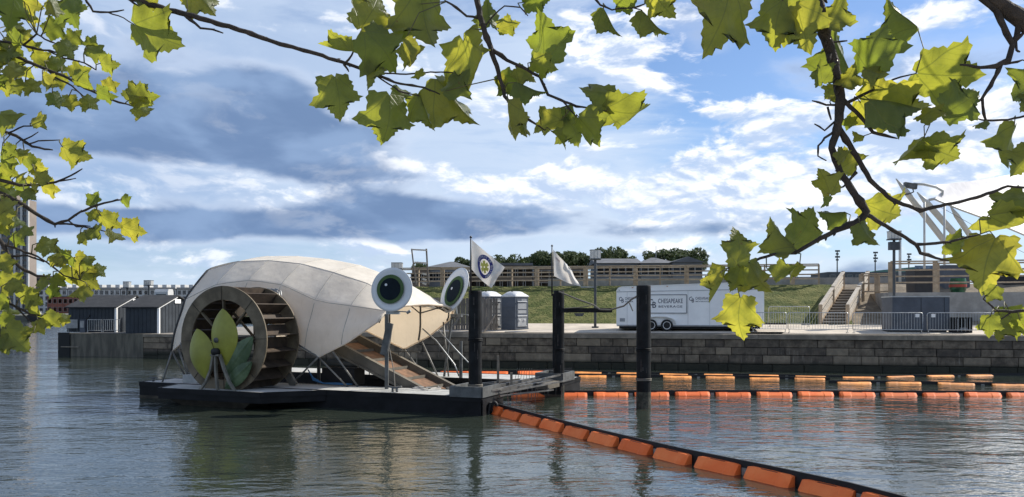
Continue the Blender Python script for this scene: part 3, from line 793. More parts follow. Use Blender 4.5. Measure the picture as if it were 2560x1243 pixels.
k.build('rake_chain', M_bar, barge)['kind'] = 'stuff'
for (x, y, h) in ((8.3, 2.9, .75), (7.9, 5.6, 1.0), (9.0, 4.2, .5)):
    k = MB(); k.beam(L(x, y, .3), L(x, y, .6 + h), .09, .09); k.build('stake', mat('stake_wood', (0.22, 0.19, 0.15), .85, .2, 5), barge)
# deck fittings
k = MB(); cl = LPt(987, 978, 1.35); cl.z = DZ
k.tube([cl + BF * -.08, cl + BF * -.08 + Vector((0, 0, .14))], .04, 8); k.tube([cl + BF * .08, cl + BF * .08 + Vector((0, 0, .14))], .04, 8); k.tube([cl + BF * -.26 + Vector((0, 0, .18)), cl + Vector((0, 0, .14)), cl + BF * .26 + Vector((0, 0, .18))], .035, 8)
k.build('cleat', M_greym, barge, smooth=True)
k = MB(); cl = L(-4.55, 1.35, DZ)
k.tube([cl, cl + Vector((0, 0, .12))], .05, 8); k.tube([cl + BF * -.2 + Vector((0, 0, .14)), cl + BF * .2 + Vector((0, 0, .14))], .03, 8); k.build('cleat', M_greym, barge, smooth=True)
k = MB(); k.tube([f1 + Vector((-.02, 0, -.4)), L(5.45, 1.9, 2.0), L(5.75, 1.7, 1.2), L(5.85, 1.6, DZ + .02)], .018, 5); k.build('line', M_rope, barge)
k = MB(); k.box(-3.25, -2.55, 1.5, 2.1, DZ, DZ + .28, Matrix.Translation(BO) @ Matrix((BF, BA, Vector((0, 0, 1)))).transposed().to_4x4()); k.build('deck_box', M_deck, barge)
# rope heap on the nose deck
k = MB(); rr = random.Random(2); c0 = L(6.7, 2.2, DZ + .04)
pts = [c0 + Vector((rr.uniform(-.5, .5), rr.uniform(-.25, .25), rr.uniform(0, .1))) for _ in range(14)]
k.tube(pts, .02, 5); k.build('rope_heap', mat('rope_pale', (0.5, 0.48, 0.45), .95, .1, 20), barge, smooth=True)
# ================================================================ PILINGS, FLAGS, BOOMS
M_pile = mat('pile_black', (0.010, 0.011, 0.012), 0.6, 0.6, 2.5, spec=.2, world=True, bump=0.1, bscale=5)
M_pilewet = mat('pile_wet', (0.022, 0.024, 0.015), 0.7, 0.0, 4, world=True, bump=.6, col2=(.11, .10, .075), lo=.45, hi=.75)
M_scuff = mat('pile_scuff', (.05, .047, .043), .9, .4, 12)
def piling(px, Y, ytop, dia, label, lean=0.0):
    top = P(px, ytop, Y); b = Vector((top.x, Y, 0))
    t = thing('mooring_piling', label, 'piling', b, 'black mooring pilings')
    k = MB(); r = dia / 2
    k.tube([b + Vector((0, 0, -3)), b + Vector((0, 0, .55))], r * 1.02, 20); k.build('pile_foot', M_pilewet, t, smooth=False)
    k = MB(); k.tube([b + Vector((0, 0, .551)), Vector((top.x + lean, Y, top.z - .03)), Vector((top.x + lean, Y, top.z))], [r, r, r * .96], 20); o = k.build('pile_shaft', M_pile, t, smooth=False)
    rr = random.Random(px)
    for z in (rr.uniform(.75, .95), rr.uniform(1.6, 2.4)):
        for q in range(2):
            k = MB(); k.tube([Vector((b.x + (r + .012) * math.cos(R(20 * i)), Y + (r + .012) * math.sin(R(20 * i)), z + q * .045 + .004 * math.sin(i))) for i in range(19)], .02, 5); k.build('rope_turn', M_rope if z < 1.3 else M_pile, t, smooth=True)
    for i in range(5):
        k = MB(); a = R(-150 + rr.uniform(0, 120)); z = rr.uniform(.7, top.z - .4); w_ = rr.uniform(.02, .05); hgt = rr.uniform(.1, .5)
        k.grid(lambda u, v: Vector((b.x + (r + .003) * math.cos(a + (u - .5) * w_ / r), Y + (r + .003) * math.sin(a + (u - .5) * w_ / r), z + v * hgt)), 2, 3); k.build('scuff', M_scuff, t)
    return b, top, t
pl1 = piling(1188, 25.6, 727, .43, 'black piling in the barge nose, flying the round emblem flag')
pl2 = piling(1397, 30.6, 727, .42, 'black piling with a crossarm and the plain white flag')
pl3 = piling(1609, 26.9, 714, .48, 'tall black piling standing free in front of the white trailer')
# crossarm on the middle piling
t = pl2[2]; Yb = 30.2
k = MB(); k.beam(P(1402, 776, Yb), P(1530, 776, Yb), .14, .17); k.build('crossarm', M_pile, t)
k = MB(); a = P(1448, 783, Yb); k.hexa([a + Vector((-.12, -.06, -.12)), a + Vector((.12, -.06, -.12)), a + Vector((.12, .06, -.12)), a + Vector((-.12, .06, -.12)), a + Vector((-.2, -.06, 0)), a + Vector((.2, -.06, 0)), a + Vector((.2, .06, 0)), a + Vector((-.2, .06, 0))]); k.build('bracket', M_greym, t)
k = MB(); k.beam(P(1384, 735, Yb - .2), P(1384, 920, Yb - .2), .08, .08); k.build('guide_rail', M_pile, t)
def cable(name, pts, r, label, m=None):
    k = MB(); n = []
    for i in range(len(pts) - 1):
        a, b = Vector(pts[i]), Vector(pts[i + 1])
        for j in range(4): n.append(a.lerp(b, j / 4))
    n.append(Vector(pts[-1])); k.tube(n, r, 6); return tag(k.build(name, m or M_rope, None, smooth=True), label, 'rope')
cable('rope', [P(1397, 729, 30.3), P(1440, 747, 30), P(1485, 763, 29.5), P(1500, 774, 29), P(1525, 775, 28.6), P(1560, 765, 28), P(1580, 748, 27.4), P(1597, 738, 27.1)], .03, 'thick grey rope slung between the crossarm piling and the free piling')
cable('rope', [P(1410, 771, 30.1), P(1450, 769, 30), P(1478, 764, 29.9)], .018, 'thin slack rope lying along the piling crossarm')
cable('rope', [P(1573, 757, 27.7), P(1578, 768, 27.7), P(1582, 778, 27.7)], .02, 'short loose rope end dangling beside the free piling')
# flags
def flag(px, y0, y1, Y, corners, label, group, emblem=False):
    b = P(px, y1, Y); t = thing('flag', label, 'flag', b, group)
    k = MB(); k.tube([P(px, y1 + 8, Y), P(px, y0, Y)], [.03, .022], 8); k.lathe([(.001, 0), (.04, .03), (.04, .06), (.001, .1)], 10, Matrix.Translation(P(px, y0, Y))); k.build('flagpole', mat('pole_dark', (0.02, 0.02, 0.022), .5), t, smooth=True)
    A, B, C, D = [P(x, y, Y) for x, y in corners]      # hoist top, fly top, fly bottom, hoist bottom
    def f(u, v):
        p = A.lerp(B, u).lerp(D.lerp(C, u), v)
        w = .09 * u ** .7 * math.sin(7.5 * (u * 1.1 - v * .35)) + .05 * u * math.sin(17 * u + 5 * v)
        p = p + Vector((0.012 * math.sin(9 * v) * u, w, -.035 * math.sin(math.pi * u) * (0.5 + v)))
        return p
    k = MB(); k.grid(f, 26, 20)
    cl = k.build('cloth', cloth_mat('flag_cloth_' + group[:4] + str(px), (0.74, 0.71, 0.66), (0.8, 0.75, 0.68), .35), t, smooth=True)
    def on(u, v, off=.012):
        p = f(u, v); n = (f(u + .01, v) - f(u - .01, v)).cross(f(u, v + .01) - f(u, v - .01)).normalized()
        if n.y > 0: n = -n
        return p + n * off
    if emblem:
        cu, cv, ru, rv = .50, .50, .27, .40
        def ringm(r0, r1, off, mt, nm):
            k = MB(); n = 48
            k.grid(lambda a, b: on(cu + ru * (r0 + (r1 - r0) * b) * math.cos(2 * math.pi * a), cv + rv * (r0 + (r1 - r0) * b) * math.sin(2 * math.pi * a), off), n, 4)
            k.build(nm, mt, cl, recalc=False)
        ringm(.66, 1.0, .012, mat('flag_blue', (0.045, 0.05, 0.22), .7), 'emblem_ring')
        k = MB()
        for i in range(3):
            a0 = R(60 * i)
            for a, rr in ((a0, .5), (a0 + math.pi, .5)):
                k.add([on(cu + ru * rr * math.cos(a + d) * s_, cv + rv * rr * math.sin(a + d) * s_, .014 + .0016 * i) for d, s_ in ((-.30, 1.1), (.30, 1.1), (1.1, .32), (-1.1, .32))], [(0, 1, 2, 3)])
        k.build('emblem_flower', mat('flag_yellow', (0.62, 0.56, 0.12), .7), cl, recalc=False)
        word = 'DISTRICT OF BALTIMORE'
        lm = mat('flag_letter', (0.75, 0.74, 0.72), .7)
        for i, ch in enumerate(word):
            if ch == ' ': continue
            a = R(-175 + 230 * i / (len(word) - 1))
            me = glyph(ch, lm)
            k = MB(); h = .20
            for v in me[0]:
                rr = .76 + v.y * h; aa = a + (v.x - me[2] / 2) * h * 1.15
                k.v.append(on(cu + ru * rr * math.cos(aa), cv + rv * rr * math.sin(aa), .018))
            k.f = list(me[1]); k.build('letter', lm, cl, recalc=False)
    else:
        k = MB(); k.grid(lambda a, b: on(.12 + .22 * a, .18 + .10 * b, .010), 4, 3); k.build('faded_mark', mat('faded_red', (0.62, 0.50, 0.46), .8), cl, recalc=False)
    return t
_gl = {}
def glyph(text, m, bold=0.0):
    """letter outline as (verts, faces, width), unit cap height"""
    if (text, bold) in _gl: return _gl[(text, bold)]
    cu = bpy.data.curves.new('glyph', 'FONT'); cu.body = text; cu.size = 1.38; cu.fill_mode = 'FRONT' if hasattr(cu, 'fill_mode') else 'BOTH'
    cu.dimensions = '2D'; cu.resolution_u = 2; cu.offset = bold; cu.space_character = 1.08
    o = bpy.data.objects.new('glyph', cu); COL.objects.link(o)
    dg = bpy.context.evaluated_depsgraph_get(); me = bpy.data.meshes.new_from_object(o.evaluated_get(dg))
    vs = [v.co.copy() for v in me.vertices]; fs = [tuple(p.vertices) for p in me.polygons]
    w = max([v.x for v in vs] + [.01])
    bpy.data.objects.remove(o); bpy.data.curves.remove(cu); bpy.data.meshes.remove(me)
    _gl[(text, bold)] = (vs, fs, w); return _gl[(text, bold)]
flag(1177, 597, 727, 25.4, [(1180, 600), (1262, 668), (1228, 720), (1178, 672)], 'white flag with blue ring emblem on the barge nose piling', 'flags on the pilings', True)
flag(1380, 618, 732, 30.2, [(1383, 624), (1424, 668), (1451, 716), (1385, 690)], 'plain white flag drooping from the crossarm piling', 'flags on the pilings')

# ---- floating booms
M_or = mat('boom_orange', (0.92, 0.17, 0.035), 0.65, 0.0, 1.5, spec=.3, col2=(1.0, 0.24, 0.065), objvar=.12, bump=.1)
M_yl = mat('boom_faded_orange', (0.80, 0.30, 0.07), 0.7, 0.25, 2.0, objvar=.15)
M_slot = mat('slot_dark', (0.10, 0.02, 0.008), .8)
M_bbelt = mat('boom_belt', (0.013, 0.013, 0.014), .55, .3, 3, world=True)
M_plate = mat('plate_grey', (0.26, 0.25, 0.23), .5, .25, 6, metal=.3, objvar=.2)
def float_mesh(Lf, h=1.0, m=None):
    k = MB(); e = Lf / 2
    def ringp(x, s, zs): return [(x, -.02, -.16), (x, -.30 * s, -.16), (x, -.29 * s, -.01 * zs), (x, -.25 * s, .05 * h * zs), (x, -.125 * s, .21 * h * zs), (x, -.02, .21 * h * zs)]
    st = [(-e, .78, .92), (-e + .10, .98, 1), (-.30, 1, 1), (-.26, .94, 1), (.26, .94, 1), (.30, 1, 1), (e - .10, .98, 1), (e, .78, .92)]
    o = 0
    for x, s, zs in st: k.v += [Vector(p) for p in ringp(x, s, zs)]
    for i in range(len(st) - 1):
        for j in range(6): k.f.append((i * 6 + j, i * 6 + (j + 1) % 6, (i + 1) * 6 + (j + 1) % 6, (i + 1) * 6 + j))
    k.f += [tuple(range(6)), tuple((len(st) - 1) * 6 + j for j in reversed(range(6)))]
    return k.mesh('float', m)
def boom(name, label, pts, pitch, Lf, h, m, slot=True, back=True, extra=None):
    """pts: water-level polyline, floats hung on the -y side of the local frame"""
    pts = [Vector((p[0], p[1], 0)) for p in pts]
    t = thing(name, label, 'boom', pts[0], 'floating trash booms')
    seg = [(pts[i + 1] - pts[i]).length for i in range(len(pts) - 1)]; tot = sum(seg)
    def at(s):
        s = min(max(s, 0), tot - 1e-4)
        for i, l in enumerate(seg):
            if s <= l: return pts[i].lerp(pts[i + 1], s / l), (pts[i + 1] - pts[i]).normalized()
            s -= l
        return pts[-1], (pts[-1] - pts[-2]).normalized()
    k = MB(); n = max(8, int(tot / .35)); th = .025
    def bf(a, b):
        p, d = at(a * tot); return p + Vector((0, 0, -.3 + (.3 + .25 * h + .045) * b))
    for sgn in (-1, 1):
        k.grid(lambda a, b: bf(a, b) + Vector((-at(a * tot)[1].y, at(a * tot)[1].x, 0)) * th * sgn, n, 1)
    k.grid(lambda a, b: bf(a, 1) + Vector((-at(a * tot)[1].y, at(a * tot)[1].x, 0)) * th * (2 * b - 1), n, 1)
    k.build('belt', M_bbelt, t)
    me = float_mesh(Lf, h, m); pm = MB(); pm.box(-.07, .07, -.05, -.027, .0, .15 * h); pm = pm.mesh('plate', M_plate)
    sm = MB(); sm.box(-.20, .20, -.12, -.085, .21 * h - .022, .21 * h + .003); sm = sm.mesh('slot', M_slot)
    s = pitch * .5; i = 0; rr = random.Random(len(label))
    while s < tot - pitch * .3:
        p, d = at(s)
        for flip in ((0, 1) if back else (0,)):
            M = frameM(p + Vector((0, 0, rr.uniform(-.015, .02))), d * (-1 if flip else 1)) @ Matrix.Rotation(R(rr.uniform(-1.2, 1.2)), 4, 'X') @ Matrix.Rotation(R(rr.uniform(-.8, .8)), 4, 'Y')
            f = link('float', me, t, None, M)
            if slot and not flip: link('slot', sm, f)
        p, d = at(s + pitch / 2)
        if i % 2 == 0: link('connector_plate', pm, t, None, frameM(p, d))
        s += pitch; i += 1
    return t
def W(px, py):
    Y = CAM_H * FPX / (py - HY); return ((px - CX) / FPX * Y, Y)
boom('debris_boom', 'near diagonal orange float boom running from the barge nose to the lower right',
     [W(1222, 1026), W(1350, 1062), W(1500, 1103), W(1700, 1153), W(1930, 1203), W(2120, 1247), W(2300, 1296)], 1.30, 1.08, 1.0, M_or)
boom('debris_boom', 'straight orange float boom across the water behind the free piling',
     [W(1270, 990), W(1500, 989), W(1800, 988), W(2200, 989), W(2700, 991)], 1.58, 1.32, .62, M_or, back=False)
boom('debris_boom', 'faded orange float boom along the foot of the stone sea wall',
     [W(1430, 941), W(1600, 943), W(1800, 945), W(2075, 950)], 2.05, 1.35, .36, M_yl, back=False)
boom('debris_boom', 'faded orange boom overlapping the sea wall boom at the right',
     [W(2072, 958), W(2250, 959), W(2400, 962), W(2700, 968)], 2.15, 1.45, .36, M_yl, back=False)
boom('debris_boom', 'pale half-sunk boom lying right against the stone sea wall',
     [W(1420, 931), W(1580, 934.5), W(1800, 938), W(2150, 944), (26, 40.6)], 2.2, 1.4, .22, M_yl, slot=False, back=False)
boom('debris_boom', 'short faded boom floating behind the barge white deck',
     [W(1090, 934), W(1250, 935), W(1330, 934), W(1430, 929)], 2.0, 1.5, .6, M_or, slot=False, back=False)
# black tyre-like coupler at the boom's head
t = thing('boom_coupler', 'black rubber coupler strapped round the head of the near boom', 'coupler', (-.55, 25.2, 0))
k = MB(); c0 = Vector((W(1236, 1034)[0], W(1236, 1034)[1], .16))
k.tube([c0 + Vector((math.cos(a) * .09, 0, math.sin(a) * .2)) for a in [R(20 * i) for i in range(19)]], .05, 8); k.build('ring', M_blk, t, smooth=True)
k = MB(); k.beam(c0 + Vector((-.2, -.2, -.25)), c0 + Vector((-.12, -.2, .22)), .06, .2); k.build('strap', M_blk, t)
k = MB(); k.tube([L(9.3, 1.3, .42), c0 + Vector((-.1, 0, .1))], .012, 5); k.build('tether', M_rope, t)
k = MB(); k.tube([L(9.3, 1.5, .46), c0 + Vector((0, 0, .12))], .012, 5); k.build('tether', M_rope, t)

# ================================================================ QUAY THINGS
def qz(s): return gz(s)
def qM(px, s, z=None):
    x = qpx(px, s); return frameM(Q(x, s, gz(s) if z is None else z), QU)
M_white = mat('trailer_white', (0.90, 0.89, 0.86), 0.4, 0.04, 1.2, bump=.03, bscale=2)
M_trim = mat('trim_grey', (0.30, 0.31, 0.32), 0.4, .15, 4, metal=.4)
M_tyre = mat('tyre', (0.014, 0.014, 0.015), .8)
M_ink = mat('print_navy', (0.025, 0.028, 0.055), .6)
# ---- white concession trailer
sT = 2.1
M0 = qM(1541, sT); xr = qpx(1905, sT); LT = (Q(xr, sT) - M0.translation).to_2d().length
tr = thing('concession_trailer', 'long white concession trailer with CHESAPEAKE BEVERAGE lettering on the quay', 'trailer', M0.translation)
PINV[tr.name] = Matrix.Translation(-M0.translation)
DW = 2.3
k = MB()
zb0, zb1 = .30, .26
prof = [(0.0, zb0), (LT, zb0), (LT + .12, zb0 + .15), (LT + .12, 2.70), (LT, 2.86), (.30, 2.60), (.10, 2.54), (0.0, 2.40)]
k.prism(prof, 0, DW, lambda u, v, s_: M0 @ Vector((u, s_, v)))
body = k.build('body', M_white, tr)
k = MB(); k.prism([(0.02, 2.43), (.12, 2.55), (.31, 2.615), (LT, 2.875), (LT, 2.84), (.31, 2.575), (.14, 2.515), (.05, 2.40)], -.035, -.002, lambda u, v, s_: M0 @ Vector((u, s_, v))); k.build('roof_trim', M_white, tr)
k = MB(); k.beam(M0 @ Vector((.02, -.012, 2.30)), M0 @ Vector((LT, -.012, 2.42)), .02, .03); k.build('seam_rail', M_trim, tr)
k = MB(); k.beam(M0 @ Vector((0.05, -.02, .32)), M0 @ Vector((LT, -.02, .32)), .03, .08); k.build('skirt_rail', M_trim, tr)
# serving hatch
hx0, hx1, hz0, hz1 = 1.75, 4.05, 1.05, 2.12
hatch = None
k = MB(); k.box(hx0, hx1, -.03, -.003, hz0, hz1, M0); hatch = k.build('serving_hatch', M_white, tr)
k = MB(); fw = .055
for a, b in (((hx0, hz0), (hx1, hz0)), ((hx1, hz0), (hx1, hz1)), ((hx1, hz1), (hx0, hz1)), ((hx0, hz1), (hx0, hz0))):
    k.beam(M0 @ Vector((a[0], -.03, a[1])), M0 @ Vector((b[0], -.03, b[1])), fw, .05, up=M0.to_3x3() @ Vector((0, 1, 0)))
k.build('hatch_frame', M_trim, hatch)
def lettering(word, x0, z0, h, width, y=-.034, m=M_ink, parent=None, bold=.012, name='lettering'):
    vs, fs, w = glyph(word, m, bold); k = MB()
    k.v = [M0 @ Vector((x0 + v.x / w * width, y, z0 + v.y * h)) for v in vs]; k.f = list(fs)
    # serif feet are too fine to see; one slab per word keeps the weight
    return k.build(name, m, parent or tr, recalc=False)
def logo(x0, z0, h, parent, y=-.034):
    lettering('C', x0, z0 + h * .28, h * .72, h * .55, y, parent=parent, name='logo_letter')
    lettering('B', x0 + h * .42, z0, h * .72, h * .46, y - .003, parent=parent, name='logo_letter')
logo(hx0 + .10, 1.36, .52, hatch); lettering('CHESAPEAKE', hx0 + .66, 1.63, .27, 1.42, parent=hatch); lettering('BEVERAGE', hx0 + .68, 1.37, .13, 1.38, parent=hatch)
for bx in (.14, 4.18):
    logo(bx, 1.67, .34, tr, -.006); lettering('CHESAPEAKE', bx + .36, 1.83, .16, .82, -.006); lettering('BEVERAGE', bx + .37, 1.69, .075, .80, -.006)
# wheels and fender
for wx in (2.02, 2.92):
    wl = link('wheel', None, tr); PINV[wl.name] = Matrix.Identity(4)
    Mw = M0 @ Matrix.Translation((wx, -.09, .34)) @ Matrix.Rotation(R(90), 4, 'X')
    k = MB(); k.lathe([(.22, -.10), (.31, -.10), (.345, -.06), (.345, .06), (.31, .10), (.22, .10)], 28, Mw); k.build('tyre', M_tyre, wl, smooth=False)
    k = MB(); k.lathe([(.001, .07), (.06, .09), (.07, .05), (.15, .045), (.20, .10), (.225, .108), (.225, -.09), (.001, -.09)], 24, Mw); k.build('rim', M_white, wl, smooth=False)
    for a in range(8):
        k = MB(); aa = R(45 * a); k.tube([Mw @ Vector((.115 * math.cos(aa), .115 * math.sin(aa), .047)), Mw @ Vector((.115 * math.cos(aa), .115 * math.sin(aa), .053))], .02, 8); k.build('rim_hole', M_blk, wl)
k = MB(); arc = []
for i in range(13):
    a = math.pi * (1 - i / 12); arc.append((2.47 + .98 * math.cos(a), .34 + .50 * max(0, math.sin(a)) ** .6))
for i in range(12):
    (u0, v0), (u1, v1) = arc[i], arc[i + 1]
    k.hexa([M0 @ Vector(p) for p in ((u0, -.22, v0), (u1, -.22, v1), (u1, -.002, v1), (u0, -.002, v0), (u0, -.22, v0 + .06), (u1, -.22, v1 + .06), (u1, -.002, v1 + .06), (u0, -.002, v0 + .06))])
k.build('fender', M_white, tr)
k = MB(); k.box(.15, LT - .1, .12, DW - .12, .14, .298, M0); k.build('chassis', M_tyre, tr)
k = MB(); k.box(LT + .2, LT + 1.5, DW / 2 - .06, DW / 2 + .06, .38, .48, M0); k.build('tow_bar', M_tyre, tr)
k = MB(); k.box(LT - .42, LT - .25, -.035, -.004, .38, .56, M0); k.box(.13, .2, -.02, -.002, 2.38, 2.41, M0); k.build('marker_light', mat('lens_grey', (.2, .17, .17), .3), tr)
k = MB(); k.box(1.0, 1.55, -.01, -.002, .32, 1.9, M0); k.build('access_panel', M_white, tr)
for u in (.62, 1.62, 4.12, 5.35, 6.6):
    if u < LT - .2: k = MB(); k.box(u, u + .012, -.006, -.001, .36, 2.28 + u * .012, M0); k.build('panel_seam', M_trim, tr)
for u in (.9, 2.9, 4.9, 6.9):
    if u < LT - .2: k = MB(); k.box(u, u + .09, -.06, -.036, 2.50 + .033 * u, 2.535 + .033 * u, M0); k.build('marker_lamp', mat('amber', (.55, .2, .04), .3), tr)
k = MB(); k.box(.2, .5, -.02, -.002, .55, .75, M0); k.build('utility_cover', M_trim, tr)
# flat paving strip under it
k = MB(); k.box(-.6, 1.8, -.9, -.3, .004, .05, qM(1870, 1.4)); tag(k.build('rubber_mat', M_tyre), 'black flat mat on the paving at the front of the trailer', 'mat')

# ---- portable toilets
M_pt = mat('toilet_grey', (0.085, 0.10, 0.125), .55, .08, 2)
M_pl = mat('toilet_light_grey', (0.34, 0.35, 0.36), .5, .06, 2)
M_pw = mat('toilet_white', (0.76, 0.77, 0.78), .45, .05, 2, trans=(.8, .8, .8, .25))
def toilet(px, s, yaw, label):
    x = qpx(px, s); M = frameM(Q(x, s, gz(s)), QU) @ Matrix.Rotation(R(yaw), 4, 'Z')
    t = thing('portable_toilet', label, 'toilet', M.translation, 'portable toilets beside the plank fence')
    w = .58
    k = MB(); k.box(-w - .02, w + .02, -w - .02, w + .02, 0, .10, M); k.build('skid', M_pt, t)
    k = MB(); k.box(-w, w, -w, w, .101, 2.0, M); body = k.build('cabin', M_pt, t)
    k = MB()
    for z in (.75, 1.35, 1.8): k.box(-w - .012, -w - .001, -w + .1, w - .1, z, z + .03, M); k.box(-w + .1, w - .1, -w - .012, -w - .001, z, z + .03, M)
    k.build('rib', M_pt, body)
    k = MB(); k.box(w + .001, w + .02, -.46, .46, .18, 1.88, M); d = k.build('door', M_pt, t)
    for z0, z1, m in ((.25, .75, M_pl), (.98, 1.18, M_pl), (1.25, 1.6, M_pl)):
        k = MB(); k.box(w + .021, w + .032, -.38, .38, z0, z1, M); k.build('door_panel', m, d)
    for z, dz in ((.80, .07), (1.68, .05), (.20, .03)):
        k = MB(); k.box(w + .021, w + .07, -.42, .42, z, z + dz, M); k.build('ledge', M_pw, d)
    for yy in (-.25, .2): k = MB(); k.box(w + .033, w + .08, yy - .06, yy + .06, .55, .62, M); k.build('handle', M_pw, d)
    for i in range(3): k = MB(); k.box(w + .021, w + .03, -.05 + .0, .4, 1.74 + i * .05, 1.76 + i * .05, M); k.build('vent', M_pw, d)
    k = MB()
    k.grid(lambda a, b: M @ Vector(((a * 2 - 1) * (w + .04), (b * 2 - 1) * (w + .04), 2.0 + .05 + .26 * (1 - abs(2 * a - 1) ** 3) ** .7 * (1 - abs(2 * b - 1) ** 3) ** .7 + (.03 if abs(a - .5) < .28 else 0))), 16, 16)
    k.box(-w - .04, w + .04, -w - .04, w + .04, 1.99, 2.05, M)
    k.build('roof', M_pw, t, smooth=False)
    k = MB(); k.tube([M @ Vector((.1, -.35, 2.2)), M @ Vector((.1, -.35, 2.36))], .04, 8); k.build('vent_pipe', M_blk, t)
    return t
toilet(1287, 3.0, -32, 'grey portable toilet at the right end, door side showing')
toilet(1222, 3.6, -32, 'grey portable toilet behind the plank fence, only its white roof showing')

# ---- plank fence
M_plank = mat('plank_grey', (0.155, 0.135, 0.115), .9, 0.0, 5, col2=(.24, .21, .175), stretch=(1, 1, .25), objvar=.2, bump=.3)
t = thing('plank_fence', 'weathered grey vertical plank fence behind the barge nose piling', 'fence', Q(qpx(1170, 1.3), 1.3, gz(1.3)))
x0, x1 = qpx(1072, 1.3), qpx(1245, 1.3)
npl = 26; rr = random.Random(5)
for i in range(npl):
    a = x0 + (x1 - x0) * i / npl; M = frameM(Q(a, 1.3 + (.035 if i % 2 else 0), gz(1.3)), QU)
    wpl = (x1 - x0) / npl * 1.0
    k = MB(); h = 1.98 + rr.uniform(-.05, .05); k.box(.0, wpl * (.98 if i % 2 == 0 else .8), 0, .03, .06, h, M); k.build('plank', M_plank, t)
for z in (.4, 1.6):
    k = MB(); k.beam(Q(x0, 1.42, gz(1.3) + z), Q(x1, 1.42, gz(1.3) + z), .06, .12); k.build('fence_rail', M_plank, t)
for a in (qpx(1150, 1.0), qpx(1236, 1.0)):
    k = MB(); k.beam(Q(a - .55, .75, gz(1.0)), Q(a, 1.27, gz(1.0) + 1.0), .08, .10); k.build('brace', M_plank, t)
# pale deck hatch / dinghy behind the fence
# ---- lamp posts
M_lampglass = mat('lamp_lens', (0.62, 0.63, 0.62), .2, .12, 5, trans=(.8, .8, .78, .4))
M_dpole = mat('lamp_pole', (0.055, 0.062, 0.068), .45, .2, 3)
def lamp(base, h, label, hw=.26, hh=.62, extra=False, m=M_dpole):
    t = thing('lamp_post', label, 'lamp post', base, 'square lantern lamp posts')
    k = MB(); k.tube([base + Vector((0, 0, 0)), base + Vector((0, 0, .12))], .22, 14); k.tube([base + Vector((0, 0, .12)), base + Vector((0, 0, h - hh))], .085, 12); k.build('pole', m, t, smooth=False)
    k = MB(); b = base + Vector((0, 0, h - hh)); k.box(b.x - hw - .03, b.x + hw + .03, b.y - hw - .03, b.y + hw + .03, b.z, b.z + .07); k.build('lantern_base', m, t)
    k = MB(); q = hw; lo = [b + Vector((sx * q * .96, sy * q * .96, .071)) for sx, sy in ((-1, -1), (1, -1), (1, 1), (-1, 1))]; hi = [b + Vector((sx * q, sy * q, hh - .03)) for sx, sy in ((-1, -1), (1, -1), (1, 1), (-1, 1))]
    k.hexa(lo + hi); g = k.build('lantern', M_lampglass, t)
    k = MB(); k.box(b.x - hw - .02, b.x + hw + .02, b.y - hw - .02, b.y + hw + .02, b.z + hh - .029, b.z + hh); k.build('lantern_cap', m, t)
    for sx in (-1, -.33, .33, 1):
        k = MB(); k.box(b.x + sx * hw - .012, b.x + sx * hw + .012, b.y - hw - .012, b.y - hw + .0, b.z + .07, b.z + hh - .03); k.build('lantern_bar', M_trim, t)
    if extra:
        k = MB(); k.box(b.x - .30, b.x + .30, b.y - .16, b.y + .16, b.z - .62, b.z - .12); k.build('speaker_box', m, t)
    return t
b = P(1488, 827, 50.0); b.z = gz(4.0); lamp(Vector((b.x, b.y, b.z)), CAM_H + (HY - 625) / FPX * 50 - b.z, 'lamp post with square lantern between crossarm piling and trailer', .31, .62)
k = MB(); c = P(1472, 718, 50.0); k.box(c.x - .5, c.x + .45, c.y - .03, c.y + .0, c.z - .03, c.z + .05); tag(k.build('sign_bracket', M_trim), 'small pale bracket arm on the lantern lamp post', 'bracket')
b = P(993, 800, 54.0); lamp(Vector((b.x, b.y, 2.3)), CAM_H + (HY - 657) / FPX * 54 - 2.3, 'lamp post whose lantern peeks over the near eye disc', .34, .46)
b = P(2235, 830, 49.5); lamp(Vector((b.x, b.y, 2.35)), CAM_H + (HY - 578) / FPX * 49.5 - 2.35, 'tall dark lamp post behind the grey equipment box', .30, .55, True)
b = P(372, 760, 75.0); lamp(Vector((b.x, b.y, PTOP)), CAM_H + (HY - 701) / FPX * 75 - PTOP, 'lamp post behind the right dark shed on the pier', .32, .5)

# ---- crowd barriers
M_bar2 = mat('barrier_steel', (0.46, 0.47, 0.47), .35, .12, 5, metal=.7)
def barrier(px0, px1, s, label, h=1.12, tagged=False):
    x0, x1 = qpx(px0, s), qpx(px1, s); a = Q(x0, s, gz(s)); b_ = Q(x1, s, gz(s)); d = (b_ - a).normalized(); Lb = (b_ - a).length
    t = thing('crowd_barrier', label, 'barrier', a, 'steel crowd barriers on the quay')
    M = frameM(a, d); r = .022; z0, z1 = .20, h; q = .10
    pts = [(0, z0), (0, z1 - q), (q * .3, z1 - q * .3), (q, z1), (Lb - q, z1), (Lb - q * .3, z1 - q * .3), (Lb, z1 - q), (Lb, z0), (0, z0)]
    k = MB(); k.tube([M @ Vector((u, 0, v)) for u, v in pts], r, 6); k.build('frame', M_bar2, t, smooth=True)
    n = int(Lb / .14); k = MB()
    for i in range(1, n): u = Lb * i / n; k.tube([M @ Vector((u, 0, z0)), M @ Vector((u, 0, z1))], .009, 4, False)
    o = k.build('bars', M_bar2, t); o['kind'] = 'stuff'
    for u in (.06, Lb - .06):
        k = MB(); k.tube([M @ Vector((u, 0, z0)), M @ Vector((u, 0, .06)), M @ Vector((u, -.25, .02))], .02, 6); k.tube([M @ Vector((u, 0, .06)), M @ Vector((u, .25, .02))], .02, 6); k.build('foot', M_bar2, t)
    if tagged:
        k = MB(); u = Lb - .38 if tagged == 1 else .2; k.box(u, u + .2, -.03, -.022, z1 - .24, z1 - .06, M); k.build('tag_plate', M_white, t)
    return t
